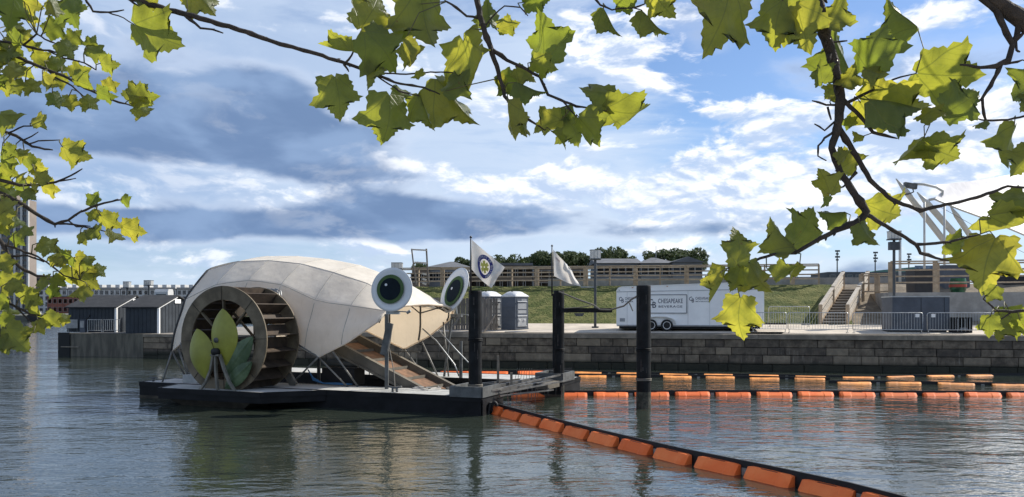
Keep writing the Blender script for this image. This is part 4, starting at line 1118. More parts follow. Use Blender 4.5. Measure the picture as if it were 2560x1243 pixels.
barrier(1880, 1966, 1.4, 'steel barrier just left of the stairs, partly behind the hanging leaf')
barrier(1970, 2121, 1.3, 'steel barrier standing in front of the wooden stairs')
barrier(2132, 2307, 1.2, 'steel barrier ending in front of the grey equipment box', tagged=1)
barrier(2318, 2520, 1.2, 'steel barrier in front of the small black generator', tagged=2)
barrier(2526, 2720, 1.3, 'steel barrier cut by the right edge of the picture')
barrier(1922, 2024, 6.5, 'steel barrier set back against the lawn bank', h=1.25)
# ---- grey equipment box
Mb = qM(2231, 2.3); xr_ = qpx(2374, 2.3); bw = (Q(xr_, 2.3) - Mb.translation).to_2d().length
t = thing('equipment_box', 'big slate grey equipment box behind two crowd barriers', 'box', Mb.translation)
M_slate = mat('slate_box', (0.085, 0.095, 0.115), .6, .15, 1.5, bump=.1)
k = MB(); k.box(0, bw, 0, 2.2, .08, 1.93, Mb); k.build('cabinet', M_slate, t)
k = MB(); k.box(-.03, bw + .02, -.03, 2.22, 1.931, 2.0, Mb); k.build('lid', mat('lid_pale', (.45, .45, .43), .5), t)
k = MB(); k.box(-.25, bw - .15, .0, 2.0, .0, .079, Mb); k.build('skid', M_blk, t)
for u in (bw * .5, bw - .28): k = MB(); k.box(u, u + .025, -.012, -.001, .15, 1.9, Mb); k.build('panel_joint', M_blk, t)
k = MB(); k.box(bw - .26, bw - .06, -.02, -.001, 1.2, 1.9, Mb); k.build('door_strip', M_pt, t)
# ---- small generator
Mg = qM(2384, 1.75); gw = (Q(qpx(2431, 1.75), 1.75) - Mg.translation).to_2d().length
t = thing('generator', 'small black open-sided generator box beside the grey equipment box', 'generator', Mg.translation)
k = MB()
for u0, u1 in ((0, .07), (gw - .07, gw)): k.box(u0, u1, 0, .8, 0, .85, Mg)
k.box(.071, gw - .071, 0, .8, .78, .85, Mg); k.box(.071, gw - .071, .0, .8, 0, .08, Mg); k.box(.071, gw - .071, .5, .8, .081, .779, Mg); k.build('housing', M_tyre, t)
for i in range(4): k = MB(); u = .2 + i * .2; k.box(u, u + .03, .02, .05, .081, .779, Mg); k.build('bar', M_trim, t)
k = MB(); k.tube([Mg @ Vector((.4, .3, .2)), Mg @ Vector((.75, .3, .2))], .09, 10); k.build('engine', M_trim, t)

# ---- post and rail fence along the top of the lawn
M_timber = mat('timber', (0.33, 0.25, 0.17), .85, 0.0, 3, col2=(.46, .36, .25), objvar=.15, bump=.2, stretch=(1, 1, 1))
def rail_fence(label, x0, x1, s, zbase, h, npost, wide_every, rails=4, post_w=.14, name='rail_fence'):
    t = thing(name, label, 'fence', Q(x0, s, zbase), 'timber post and rail fences')
    rr = random.Random(npost)
    X = [x0 + (x1 - x0) * i / (npost - 1) for i in range(npost)]
    for i, x in enumerate(X):
        w = post_w * (1.6 if i % wide_every == 0 else .75); M = frameM(Q(x, s, zbase), QU)
        k = MB(); k.box(-w / 2, w / 2, -.07, .07, -.4, h + (.0 if i % wide_every else .0), M); k.build('post', M_timber, t)
        if i % wide_every == 0:
            k = MB(); k.box(w / 2 + .001, w / 2 + .12, -.05, .05, -.4, h - .05, M); k.build('post', M_timber, t)
        if i < npost - 1:
            for r_ in range(rails):
                z = h * (.32 + .62 * r_ / (rails - 1)); k = MB()
                k.beam(Q(x + w * .4, s - .095, zbase + z + rr.uniform(-.02, .02)), Q(X[i + 1] - .02, s - .095, zbase + z + rr.uniform(-.02, .02)), .045, .10); k.build('rail', M_timber, t)
            k = MB(); k.beam(Q(x + .02, s - .02, zbase + h + .03), Q(X[i + 1] - .005, s - .02, zbase + h + .03), .22, .08); k.build('cap_rail', M_timber, t)
    return t
sf = 16.6
rail_fence('long timber post and rail fence along the top of the lawn', qpx(990, sf), qpx(2047, sf), sf, 5.12, 1.52, 18, 2)
sr = 10.6
# concrete ramp platform on the right carrying its own fence
x0, x1 = qpx(2222, 9.6), XR * .8
k = MB()
def qb(xa, xb, sa, sb, za, zb, K=None):
    K = K or MB(); return K.hexa([Q(xa, sa, za), Q(xb, sa, za), Q(xb, sb, za), Q(xa, sb, za), Q(xa, sa, zb), Q(xb, sa, zb), Q(xb, sb, zb), Q(xa, sb, zb)])
struct(qb(x0, x1, 9.6, 23.0, 1.5, 4.42).build('ramp_platform', M_conc))
rail_fence('timber rail fence on the concrete platform behind the grey equipment box', qpx(2226, 10), qpx(2226, 10) + 13.2, 10.0, 4.42, 1.98, 6, 1, rails=4, post_w=.16)
rail_fence('short timber rail fence stepping up right of the stairs', qpx(2152, 13), qpx(2230, 13), 13.0, 4.0, 1.75, 3, 1, rails=3)
# ---- concrete ramp wall behind the long fence
qb(qpx(1350, 21), qpx(2040, 21), 21.0, 21.4, 4.9, 5.95).build('x', None) if False else None
t = tag(qb(qpx(1370, 21), qpx(2050, 21), 21.0, 21.4, 4.9, 5.92).build('ramp_wall', M_conc), 'low grey concrete ramp wall behind the long timber fence', 'wall'); t['kind'] = 'thing'
k = tag(qb(qpx(2050, 18.5), qpx(2240, 18.5), 18.5, 18.9, 4.6, 5.75).build('ramp_wall', M_conc), 'low concrete wall at the head of the wooden stairs', 'wall'); k['kind'] = 'thing'
# ---- stairs
st = thing('stairs', 'wooden stairs with handrails climbing the bank to the fence', 'stairs', Q(qpx(2085, 9), 9.0, gz(9)))
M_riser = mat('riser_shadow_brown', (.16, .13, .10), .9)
M_hand = mat('handrail_pale', (.52, .46, .38), .8, .15, 4, objvar=.1)
M_tread = mat('tread', (0.50, 0.45, 0.38), .85, .12, 3, objvar=.1)
xs0, xs1 = qpx(2056, 9.0), qpx(2118, 9.0); NS = 13
for i in range(NS):
    s = 9.0 + i * .46; z = gz(9) + (i + 1) * .185; dx = i * .20
    qb(xs0 + dx, xs1 + dx, s, s + .50, z - .06, z).build('tread', M_tread, st)
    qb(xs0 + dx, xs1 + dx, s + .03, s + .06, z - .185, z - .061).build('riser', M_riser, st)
for xe in (xs0 - .12, xs1 + .02):
    zz0 = gz(9); k = MB(); e = NS * .46; dxe = NS * .20
    k.beam(Q(xe, 9.0, zz0 + .1), Q(xe + dxe, 9.0 + e, zz0 + NS * .185 + .1), .08, .3); k.build('stringer', M_timber, st)
    for j in range(3):
        f = (0, .52, 1.0)[j]; k = MB(); p = Q(xe + dxe * f, 9.0 + e * f, zz0 + NS * .185 * f)
        k.box(p.x - .09, p.x + .09, p.y - .09, p.y + .09, p.z - .1, p.z + 1.28); k.build('newel', M_timber, st)
    for hz_ in (1.22, .9, .6, .35):
        for f0, f1 in ((0.0, .5), (.52, 1.0)):
            k = MB(); w = .24 if hz_ > 1.1 else .05; hh = .07 if hz_ > 1.1 else .16
            k.beam(Q(xe + dxe * f0, 9.0 + e * f0 - .05, zz0 + NS * .185 * f0 + hz_ + (.02 if f0 else 0)), Q(xe + dxe * f1, 9.0 + e * f1 - .05, zz0 + NS * .185 * f1 + hz_), w, hh); k.build('handrail', M_hand, st)
# ---- ladder-like timber frame standing on the lawn behind the canopy
t = thing('timber_frame', 'tall pale timber ladder frame rising above the fence', 'frame', Q(qpx(1048, 15), 15.0, gz(15)))
for (p, q, w) in (((1029, 622), (1040, 712), .10), ((1066, 622), (1071, 712), .12)):
    k = MB(); k.beam(P(*p, 62), P(*q, 62), w, .1); k.build('upright', M_plank, t)
for p, q in (((1029, 624), (1067, 626)), ((1036, 656), (1068, 658))):
    k = MB(); k.beam(P(*p, 61.85), P(*q, 61.85), .06, .11); k.build('crosspiece', mat('pale_timber', (.5, .46, .4), .8), t)
for i, yy in enumerate((684, 697, 708)):
    k = MB(); k.beam(P(1056, yy, 61.8), P(1066, yy + 3, 61.8), .05, .14); k.build('crosspiece', MATS['pale_timber'], t)
# ---- things on the platform
t = thing('dark_bin', 'square dark wheeled bin behind the right timber fence', 'bin', P(2312, 729, 53))
k = MB(); a = P(2288, 728, 53); b = P(2334, 672, 53); k.prism([(a.x, 4.42), (b.x, 4.42), (b.x + .05, b.z - .1), (a.x - .05, b.z - .1)], 53, 54.2, lambda u, v, s_: Vector((u, s_, v))); k.build('body', mat('bin_dark', (.035, .037, .042), .5), t)
k = MB(); k.box(a.x - .1, b.x + .1, 52.95, 54.25, b.z - .099, b.z); k.build('lid', M_blk, t)
t = thing('green_drum', 'dark green drum with red band behind the right timber fence', 'drum', P(2403, 729, 52))
a = P(2403, 729, 52); k = MB(); k.lathe([(.42, 0), (.50, .25), (.52, .6), (.46, .95), (.001, .96)], 20, Matrix.Translation((a.x, 52.4, 4.42))); k.build('body', mat('drum_green', (.02, .10, .045), .4, .5, 3), t, smooth=False)
k = MB(); k.lathe([(.525, .36), (.53, .4), (.53, .5), (.525, .54)], 20, Matrix.Translation((a.x, 52.4, 4.42))); k.build('band', mat('drum_red', (.35, .06, .04), .5), t)
for pxs, lab, (y0, y1), mm in (((2362, 2425), 'plain slate stage case behind the right fence', (664, 690), M_slate), ((2512, 2620), 'long black stage case at the right edge behind the fence', (690, 722), M_blk)):
    a = P(pxs[0], y1, 56); b = P(pxs[1], y0, 56); t = thing('stage_case', lab, 'case', Vector((a.x, 56, 4.42)))
    k = MB(); k.box(a.x, b.x, 56, 57.5, 4.42, b.z); k.build('body', mm, t)
    k = MB(); k.box(a.x - .02, b.x + .02, 55.98, 57.52, b.z + .001, b.z + .06); k.build('lid', M_trim, t)
# ================================================================ BACKGROUND
M_roof = mat('roof_grey', (0.115, 0.12, 0.128), .7, .2, .5)
M_brown = mat('brick_tan', (0.15, 0.115, 0.085), .85, .15, .4)
M_redb = mat('brick_red', (0.22, 0.085, 0.06), .85, .2, .5)
M_greyw = mat('siding_grey', (0.15, 0.16, 0.17), .75, .1, .4)
M_pale = mat('pale_render', (0.50, 0.50, 0.49), .7, .1, .3)
M_frame = mat('window_frame', (0.34, 0.33, 0.31), .6)
M_glass = glass_mat('window_glass', (0.035, 0.045, 0.06))
_wm = {}
def win_mesh(w, h):
    if (w, h) not in _wm:
        k = MB(); f = .09
        for x0, x1, z0, z1 in ((-w / 2 - f, -w / 2, -f, h + f), (w / 2, w / 2 + f, -f, h + f), (-w / 2, w / 2, -f, 0), (-w / 2, w / 2, h, h + f)): k.box(x0, x1, -.10, .06, z0, z1)
        g = MB(); g.box(-w / 2, w / 2, .0, .05, 0, h)
        _wm[(w, h)] = (k.mesh('window', M_frame), g.mesh('pane', M_glass))
    return _wm[(w, h)]
def house(name, label, cat, px0, px1, ytop_eave, Y, floors, cols, wm, roof='gable', roof_h=2.4, depth=12, base=1.7, roofm=None, wsize=(1.4, 1.5), group=None, yaw=0, balcony=False, wbase=None, toprow=None):
    """a block whose face towards the water spans columns px0..px1 at depth Y"""
    a, b = P(px0, ytop_eave, Y), P(px1, ytop_eave, Y); Wd = (b.x - a.x) / math.cos(R(yaw)); H = a.z - base
    M = Matrix.Translation((a.x, Y, base)) @ Matrix.Rotation(R(yaw), 4, 'Z')
    t = thing(name, label, cat, M.translation, group)
    k = MB(); k.box(0, Wd, 0, depth, 0, H, M); k.build('wall', wm, t)
    k = MB()
    if roof == 'gable':
        o = .5; k.prism([(-o, H - .001), (depth + o, H - .001), (depth / 2, H + roof_h)], -o, Wd + o, lambda u, v, s_: M @ Vector((s_, u, v)))
    elif roof == 'front':
        o = .5; k.prism([(-o, H - .001), (Wd + o, H - .001), (Wd / 2, H + roof_h)], -o, depth, lambda u, v, s_: M @ Vector((u, s_, v)))
    elif roof == 'hip':
        o = .5; k.add([M @ Vector(p) for p in ((-o, -o, H), (Wd + o, -o, H), (Wd + o, depth + o, H), (-o, depth + o, H), (min(Wd, depth) * .45, depth / 2, H + roof_h), (Wd - min(Wd, depth) * .45, depth / 2, H + roof_h))], [(0, 1, 5, 4), (1, 2, 5), (2, 3, 4, 5), (3, 0, 4), (3, 2, 1, 0)])
    else:
        k.box(-.2, Wd + .2, -.2, depth + .2, H - .001, H + roof_h, M)
    rf = k.build('roof', roofm or M_roof, t)
    fh = H / floors; w_, h_ = wsize; wm_, pm = win_mesh(w_, h_)
    for f in range(floors):
        for c in range(cols):
            if toprow and f == floors - 1 and c % toprow: continue
            wo = link('window', wm_, t, None, M @ Matrix.Translation((Wd * (c + .5) / cols, 0, fh * f + (fh - h_) * .45))); link('pane', pm, wo)
        if balcony:
            k = MB(); k.box(.3, Wd - .3, -1.0, -.001, fh * f - .15, fh * f + .0, M); k.build('balcony', M_frame, t)
    return t, M, Wd, H, rf
GR = 'low houses behind the long fence'
house('apartment_house', 'grey roofed apartment house seen left of the emblem flag', 'building', 1072, 1172, 668, 150, 3, 7, M_greyw, 'hip', 1.5, 16, 1.7, wsize=(1.5, 1.6), group=GR)
house('apartment_house', 'tan terrace with dark windows right of the emblem flag', 'building', 1176, 1330, 664, 160, 4, 8, M_brown, 'flat', .5, 14, 1.7, wsize=(1.9, 1.7), group=GR)
house('apartment_house', 'tan terrace behind the plain white flag', 'building', 1334, 1470, 671, 165, 4, 7, M_brown, 'flat', .5, 14, 1.7, wsize=(1.5, 1.7), group=GR)
house('apartment_house', 'grey house with a plain ridge just right of the lantern lamp', 'building', 1492, 1600, 658, 170, 4, 6, M_greyw, 'gable', 1.4, 14, 1.7, wsize=(1.3, 1.7), group=GR)
house('apartment_house', 'grey house with low hipped roof above the trailer', 'building', 1603, 1690, 658, 168, 4, 5, M_greyw, 'hip', 1.6, 14, 1.7, wsize=(1.3, 1.7), group=GR)
house('apartment_house', 'grey gable fronted house at the right end of the terrace', 'building', 1682, 1756, 656, 166, 4, 4, M_greyw, 'front', 1.2, 14, 1.7, wsize=(1.3, 1.7), group=GR)
house('apartment_house', 'small brown house peeking between the eye discs', 'building', 1030, 1070, 674, 148, 3, 3, M_brown, 'flat', .4, 10, 1.7, wsize=(1.3, 1.5), group=GR)
k = MB(); a = P(1640, 640, 172); k.tube([Vector((a.x, 172, 10)), P(1640, 615, 172)], .06, 6); tag(k.build('roof_mast', M_trim), 'thin white mast on the ridge above the trailer', 'mast')
# ---- far shore, left
GL = 'white terrace houses on the far shore'
xs = [(96, 168), (170, 232), (234, 300), (302, 372), (374, 440), (442, 505)]
for i, (p0, p1) in enumerate(xs):
    lab = ['leftmost white far shore terrace behind the leaves', 'white far shore terrace left of the sheds', 'white terrace above the left shed roof', 'white terrace behind the pier lamp', 'white terrace above the right shed roof', 'white terrace half hidden by the canopy'][i]
    t, M, Wd, H, rf = house('terrace_house', lab, 'house', p0, p1, 724, 420, 4, 5, M_pale, 'flat', .5, 14, 1.7, roofm=M_greyw, wsize=(1.6, 2.0), group=GL)
    for j in range(3):
        u = Wd * (j + .25) / 3; k = MB(); k.box(u, u + Wd / 6, 2, 8, H + .5, H + 2.6, M); k.build('roof_room', M_pale, t)
    k = MB(); k.box(.2, Wd - .2, -.8, -.7, H + .4, H + 1.1, M); k.build('parapet_rail', M_frame, t)
house('brick_house', 'long red brick house on the far shore behind the left leaves', 'house', 118, 196, 742, 380, 2, 6, M_redb, 'flat', .6, 14, 1.7, roofm=M_greyw, wsize=(1.6, 2.0))
house('shore_shed', 'pale low shed on the far quay at the left edge', 'shed', -60, 72, 780, 300, 1, 6, M_pale, 'flat', .3, 8, 1.0, wsize=(1.5, .8))
k = MB(); k.box(-140, -100, 231, 231.9, -1, 1.9); tag(k.build('quay_fender', M_blk), 'dark timber fender along the far left quay', 'fender')
# tower block
t = thing('tower_block', 'tall tan apartment tower behind the left leaves', 'building', P(40, 780, 430))
a, b = P(-70, 500, 430), P(72, 500, 430); zt = a.z
M_tower = mat('tower_concrete', (0.23, 0.195, 0.17), .85, .1, .2); M_tdark = mat('tower_dark', (0.115, 0.105, 0.10), .8)
k = MB(); k.box(a.x, b.x, 430, 437, 1.7, zt); k.build('wall', M_tower, t)
k = MB(); k.box(a.x + 3, b.x - 8, 432, 436, zt + .001, zt + 5); k.build('plant_room', M_tower, t)
for pxp in (2, 38, 55, 71):
    x = P(pxp, 500, 430).x; k = MB(); k.box(x - .5, x + .5, 429.2, 429.99, 1.7, zt); k.build('pier', M_pale, t)
wm_, pm = win_mesh(3.0, 1.7); bm_ = MB(); bm_.box(-1.9, 1.9, -.25, -.11, -1.2, -.15); bm_ = bm_.mesh('balcony', M_tdark)
rows = 19
for r_ in range(rows):
    for pxp in (12, 27, 47, 63):
        p = P(pxp, 500, 430); z = 4 + (zt - 6) * r_ / rows
        w = link('window', wm_, t, None, Matrix.Translation((p.x, 429.95, z))); link('pane', pm, w)
        if pxp in (27, 63): link('balcony', bm_, t, None, Matrix.Translation((p.x, 429.95, z)))
t = thing('tower_wing', 'lower tan wing of the apartment tower among the leaves', 'building', P(110, 780, 440))
a, b = P(84, 700, 440), P(132, 700, 440); k = MB(); k.box(a.x, b.x, 440, 446, 1.7, P(0, 690, 440).z); k.build('wall', M_tower, t)
for r_ in range(6):
    for pxp in (96, 119): p = P(pxp, 700, 440); w = link('window', wm_, t, None, Matrix.Translation((p.x, 439.95, 4 + r_ * 3.0))); link('pane', pm, w)
# white parked coach roof above the shed
t = thing('white_van', 'white van roof showing above the right shed', 'van', (P(405, 760, 90).x, 90, PTOP))
c = P(404, 745, 90); k = MB(); k.prism([(-.1, 0), (1.4, 0), (1.4, 2.6), (1.2, 2.9), (.1, 2.9), (-.1, 2.6)], c.x - .75, c.x + .75, lambda u, v, s_: Vector((s_, 90 + u, c.z - 1.9 + v))); k.build('body', M_pale, t)
k = MB(); k.box(c.x - .55, c.x + .55, 89.86, 89.89, c.z - .2, c.z + .45); k.build('window', M_glass, t)

# ---- dark sheds on the pier
M_shed = mat('shed_paint', (0.028, 0.035, 0.044), .6, .25, 1.0, bump=.05)
M_shroof = mat('shed_roof', (0.035, 0.036, 0.038), .8, .25, 2)
def shed(px0, px1, Yf, zeave_py, ridge_py, depth, label):
    a = P(px0, zeave_py, Yf); b = P(px1, zeave_py, Yf); H = a.z - PTOP; RH = (HY - ridge_py) / FPX * (Yf + depth / 2) + CAM_H - PTOP - H
    Wd = b.x - a.x; yaw = -9
    M = Matrix.Translation((a.x, Yf, PTOP)) @ Matrix.Rotation(R(yaw), 4, 'Z')
    t = thing('boat_shed', label, 'shed', M.translation, 'dark sheds on the pier')
    k = MB(); k.prism([(0, 0), (depth, 0), (depth, H), (depth / 2, H + RH), (0, H)], 0, Wd, lambda u, v, s_: M @ Vector((s_, u, v))); k.build('wall', M_shed, t)
    for sgn, y0, y1 in ((1, -.2, depth / 2), (-1, depth + .2, depth / 2)):
        k = MB(); dz = RH * .2 / (depth / 2)
        k.hexa([M @ Vector(p) for p in ((-.15, y0, H - dz + .01), (Wd + .15, y0, H - dz + .01), (Wd + .15, y1, H + RH + .01), (-.15, y1, H + RH + .01), (-.15, y0, H - dz + .09), (Wd + .15, y0, H - dz + .09), (Wd + .15, y1, H + RH + .09), (-.15, y1, H + RH + .09))]); k.build('roof', M_shroof, t)
    nb = int(Wd / .30)
    for i in range(1, nb):
        k = MB(); u = Wd * i / nb; k.box(u - .018, u + .018, -.022, -.001, .05, H - .1, M); k.build('batten', M_shed, t)
    for i in range(1, 11):
        k = MB(); v = depth * i / 11; hh = H + RH * (1 - abs(2 * v / depth - 1)) - .1; k.box(Wd + .001, Wd + .022, v - .018, v + .018, .05, hh, M); k.build('batten', M_shed, t)
    k = MB(); k.box(Wd - .10, Wd + .03, -.03, -.001, 0, H - .02, M); k.build('corner_board', M_white, t)
    k = MB(); k.box(Wd + .024, Wd + .06, -.03, .09, 0, H - .02, M); k.build('corner_board', M_white, t)
    k = MB(); k.beam(M @ Vector((Wd + .05, -.1, H - .08)), M @ Vector((Wd + .05, depth / 2, H + RH - .05)), .03, .10); k.build('barge_board', M_white, t)
    k = MB(); k.box(Wd + .024, Wd + .07, depth * .42, depth * .58, H + RH * .35, H + RH * .72, M); k.build('gable_vent', M_white, t)
    return t, M, Wd
sA = shed(171, 302, 60.5, 768, 741, 4.6, 'dark shed with white corner board at the end of the pier')
sB = shed(314, 404, 57.2, 768, 741, 4.6, 'dark shed next to the barge canopy, sun glare on its wall')
Ms = sA[1]
t = thing('notice_board', 'pale notice board leaning on the left dark shed', 'sign', Ms @ Vector((.5, -.4, 0)))
k = MB(); k.box(.15, 1.1, -.45, -.40, .3, .95, Ms); k.build('panel', mat('board_pale', (.33, .33, .32), .6, .2, 3), t)
for u in (.2, 1.0): k = MB(); k.box(u, u + .06, -.40, -.35, 0, 1.0, Ms); k.build('leg', M_greym, t)
t = thing('utility_cabinet', 'small dark utility cabinet by the left dark shed', 'cabinet', Ms @ Vector((1.4, -.4, 0)))
k = MB(); k.box(1.32, 1.75, -.5, -.15, 0, .95, Ms); k.build('body', M_slate, t); k = MB(); k.box(1.37, 1.70, -.52, -.501, .35, .85, Ms); k.build('door', MATS['board_pale'], t)
k = MB(); k.tube([Ms @ Vector((1.75, -.3, .95)), Ms @ Vector((1.95, -.3, 1.15)), Ms @ Vector((2.0, -.3, 1.3))], .05, 6); k.build('pipe', M_blk, t)
def plain_barrier(M, Lb, label, h=.95):
    t = thing('crowd_barrier', label, 'barrier', M.translation, 'steel crowd barriers on the quay')
    k = MB(); k.tube([M @ Vector((u, 0, v)) for u, v in ((0, 0), (0, h), (Lb, h), (Lb, 0))], .025, 6); k.tube([M @ Vector((0, 0, .15)), M @ Vector((Lb, 0, .15))], .02, 6); k.build('frame', M_bar2, t)
    k = MB(); n = int(Lb / .13)
    for i in range(1, n): k.tube([M @ Vector((Lb * i / n, 0, .15)), M @ Vector((Lb * i / n, 0, h))], .011, 4, False)
    o = k.build('bars', M_bar2, t); o['kind'] = 'stuff'
plain_barrier(Ms @ Matrix.Translation((2.3, -.9, 0)), 1.15, 'steel barrier in front of the left dark shed')
plain_barrier(Ms @ Matrix.Translation((3.5, -.8, 0)) @ Matrix.Rotation(R(25), 4, 'Z'), 1.1, 'angled steel barrier between the two dark sheds')
b = P(318, 760, 72.0); lamp(Vector((b.x, b.y, PTOP)), CAM_H + (HY - 704) / FPX * 72 - PTOP, 'short finialed lamp between the two shed roofs', .25, .6)
# white curved door jamb seen between the sheds
t = tag(MB().box(0, .5, 0, .12, 0, 2.0, Matrix.Translation((P(343, 832, 61).x, 61, PTOP))).build('storage_locker', M_white), 'white locker standing between the two dark sheds', 'locker')

# ---- trees
def leafy(name, label, base, cr, cz, n, size, m, seed, group, trunk_r=.3, squash=.8):
    """crown of many small leaf cards spread through uneven lobes"""
    rr = random.Random(seed); t = thing(name, label, 'tree', base, group)
    k = MB(); top = base + Vector((0, 0, cz)); k.tube([base, base.lerp(top, .5) + Vector((rr.uniform(-.3, .3), 0, 0)), top], [trunk_r, trunk_r * .7, trunk_r * .25], 7)
    lobes = []
    for i in range(9):
        a = rr.uniform(0, 2 * math.pi); e = rr.uniform(-.5, 1.0); d = cr * rr.uniform(.25, .85)
        c = top + Vector((math.cos(a) * d, math.sin(a) * d, e * cr * .5 * squash)); lobes.append((c, cr * rr.uniform(.26, .56)))
        k.tube([base.lerp(top, .55), c], [trunk_r * .4, trunk_r * .12], 5)
    lobes.append((top, cr * .6))
    k.build('trunk', mat('bark_far', (.06, .05, .04), .9), t)
    k = MB(); tot = sum(r ** 2 for _, r in lobes)
    for c, r in lobes:
        for j in range(int(n * r * r / tot)):
            v = Vector((rr.gauss(0, 1), rr.gauss(0, 1), rr.gauss(0, 1))).normalized() * r * rr.uniform(.55, 1.05) ** .6
            v.z *= squash; p = c + v
            a = Vector((rr.gauss(0, 1), rr.gauss(0, 1), rr.gauss(0, 1))).normalized(); b = a.orthogonal().normalized(); s = size * rr.uniform(.6, 1.3)
            a *= s; b *= s * .7
            k.add([p - a, p - b * .6, p + a, p + b], [(0, 1, 2, 3)])
    o = k.build('crown', m, t, recalc=False); o['kind'] = 'stuff'
    return t
M_fol = mat('foliage_far', (0.030, 0.052, 0.020), .85, 0.0, .35, col2=(.075, .105, .038), world=True, trans=(.10, .14, .03, .3))
GT = 'trees on the rise behind the houses'
for i, (px, py, wpx, Y, lab) in enumerate(((1275, 662, 46, 215, 'round tree just right of the emblem flag'), (1340, 652, 44, 225, 'dark tree left of the plain white flag'), (1375, 655, 40, 222, 'smaller dark tree directly behind the plain flag pole'), (1418, 650, 48, 220, 'broad tree right of the plain white flag'),
        (1462, 654, 34, 222, 'small tree left of the lantern lamp'), (1522, 648, 44, 224, 'tree right of the lantern lamp'), (1560, 655, 34, 226, 'low tree above the first grey ridge'), (1637, 648, 34, 216, 'little tree behind the thin roof mast'),
        (1685, 645, 44, 214, 'tall tree behind the grey roofs'), (1722, 646, 46, 212, 'tallest tree at the right end of the houses'), (1170, 660, 26, 218, 'small tree behind the emblem flag pole'), (1050, 672, 30, 220, 'low bush-like tree above the far eye disc'), (1748, 660, 30, 210, 'rightmost tree behind the gable fronted house'))):
    c = P(px, py, Y); cr = wpx / FPX * Y; h = c.z - 6.0
    leafy('shade_tree', lab, Vector((c.x, Y, 6.0)), cr, max(h - cr * .1, 2), 1900, cr * .10, M_fol, 100 + i, GT)
# a darker hedge line and low buildings right of the houses
t = thing('stadium_stand', 'green roofed low stand far away right of the stairs', 'building', P(2230, 690, 330))
a, b = P(2150, 690, 330), P(2300, 668, 330); M_sgreen = mat('stand_green', (.10, .22, .19), .6)
k = MB(); k.box(a.x, b.x, 330, 345, 1.7, a.z); k.build('wall', M_redb, t)
k = MB(); k.prism([(a.x - 2, a.z + .01), (b.x + 2, a.z + .01), (b.x - 3, b.z), (a.x + 6, b.z - 1.5)], 328, 346, lambda u, v, s_: Vector((u, s_, v))); k.build('roof', M_sgreen, t)
t = thing('far_warehouse', 'long dark far warehouse between the stairs and the tent', 'building', P(2120, 700, 260))
a, b = P(2070, 700, 260), P(2330, 680, 260); k = MB(); k.box(a.x, b.x, 260, 275, 1.7, b.z); k.build('wall', mat('warehouse', (.10, .105, .115), .8, .2, .2), t)
for i in range(12):
    x = a.x + (b.x - a.x) * (i + .5) / 12; w = link('window', win_mesh(1.6, 1.2)[0], t, None, Matrix.Translation((x, 259.95, b.z - 2.2))); link('pane', win_mesh(1.6, 1.2)[1], w)
t = thing('sign_gantry', 'far rooftop sign frame right of the dark lamp post', 'sign', P(2340, 690, 300))
a, b = P(2288, 688, 300), P(2341, 664, 300); k = MB(); k.box(a.x, b.x, 300, 300.4, b.z - 1.6, b.z); k.build('board', mat('sign_blue', (.20, .27, .36), .6, .4, .6), t)
for i in range(5): x = a.x + (b.x - a.x) * (i + .1) / 5; k = MB(); k.box(x, x + .2, 300.05, 300.3, 1.7, b.z - 1.601); k.build('leg', M_greym, t)
for px, y0, Y, lab in ((2093, 626, 300, 'floodlight mast left of the pair, over the stairs'), (2188, 630, 310, 'floodlight mast between stairs and dark lamp post'), (2272, 634, 320, 'floodlight mast just right of the dark lamp post')):
    top = P(px, y0, Y); t = thing('floodlight_mast', lab, 'mast', Vector((top.x, Y, 1.7)), 'far floodlight masts')
    k = MB(); k.tube([Vector((top.x, Y, 1.7)), top], [.35, .2], 8); k.build('pole', M_greym, t)
    for j in range(4):
        k = MB(); z = top.z - .3 - j * 1.1; k.box(top.x - .9 + .3 * (j % 2), top.x + .9 - .5 * (j % 2), Y - .4, Y - .2, z - .3, z + .35); k.build('floodlight', M_greym, t)
# ---- tensile tent of the pavilion
M_tent = cloth_mat('tent_membrane', (0.78, 0.77, 0.79), (0.62, 0.60, 0.62), .3)
M_mast = mat('mast_white', (0.50, 0.50, 0.47), .5, .1, 1)
t = thing('tensile_tent', 'white tensile tent roof with slanting masts at the right edge', 'tent', P(2480, 700, 74))
up = [(2341, 462, 74), (2420, 454, 80), (2500, 441, 86), (2600, 424, 92), (2760, 395, 100)]
lo = [(2336, 498, 72), (2400, 524, 72), (2480, 553, 74), (2580, 596, 76), (2760, 660, 80)]
def curve(tab, f):
    s = f * (len(tab) - 1); i = min(int(s), len(tab) - 2); u = s - i; return P(*tab[i]).lerp(P(*tab[i + 1]), u)
def tent(a, b):
    p, q = curve(up, a), curve(lo, a); r = p.lerp(q, b)
    pinch = P(2362, 480, 73)
    if a < .12: r = r.lerp(pinch, (1 - a / .12) * .6 * math.sin(math.pi * b))
    r.z -= 1.1 * math.sin(math.pi * b) * min(1, a * 4) * .8
    return r
k = MB(); k.grid(tent, 40, 18); mb_ = k.build('membrane', M_tent, t, smooth=True)
k = MB(); k.tube([curve(lo, j / 30) for j in range(31)], .09, 6); k.build('edge_cable', M_mast, t, smooth=True)
k = MB(); k.tube([P(2284, 460, 73), P(2310, 461, 73), P(2340, 468, 73), P(2357, 478, 73), P(2356, 487, 73), P(2338, 497, 73), P(2322, 500, 73)], .12, 8); k.build('edge_ring', M_mast, t, smooth=True)
for nm, p, q, r0 in (('mast', (2240, 447), (2436, 700), .26), ('mast', (2293, 481), (2490, 700), .28), ('mast', (2376, 516), (2500, 700), .24)):
    P0, P1 = P(*p, 72), P(*q, 76); k = MB(); k.tube([P0, P0.lerp(P1, .12), P0.lerp(P1, .5), P1], [.05, r0, r0 * 1.05, r0 * .9], 12); k.build(nm, M_mast, t, smooth=True)
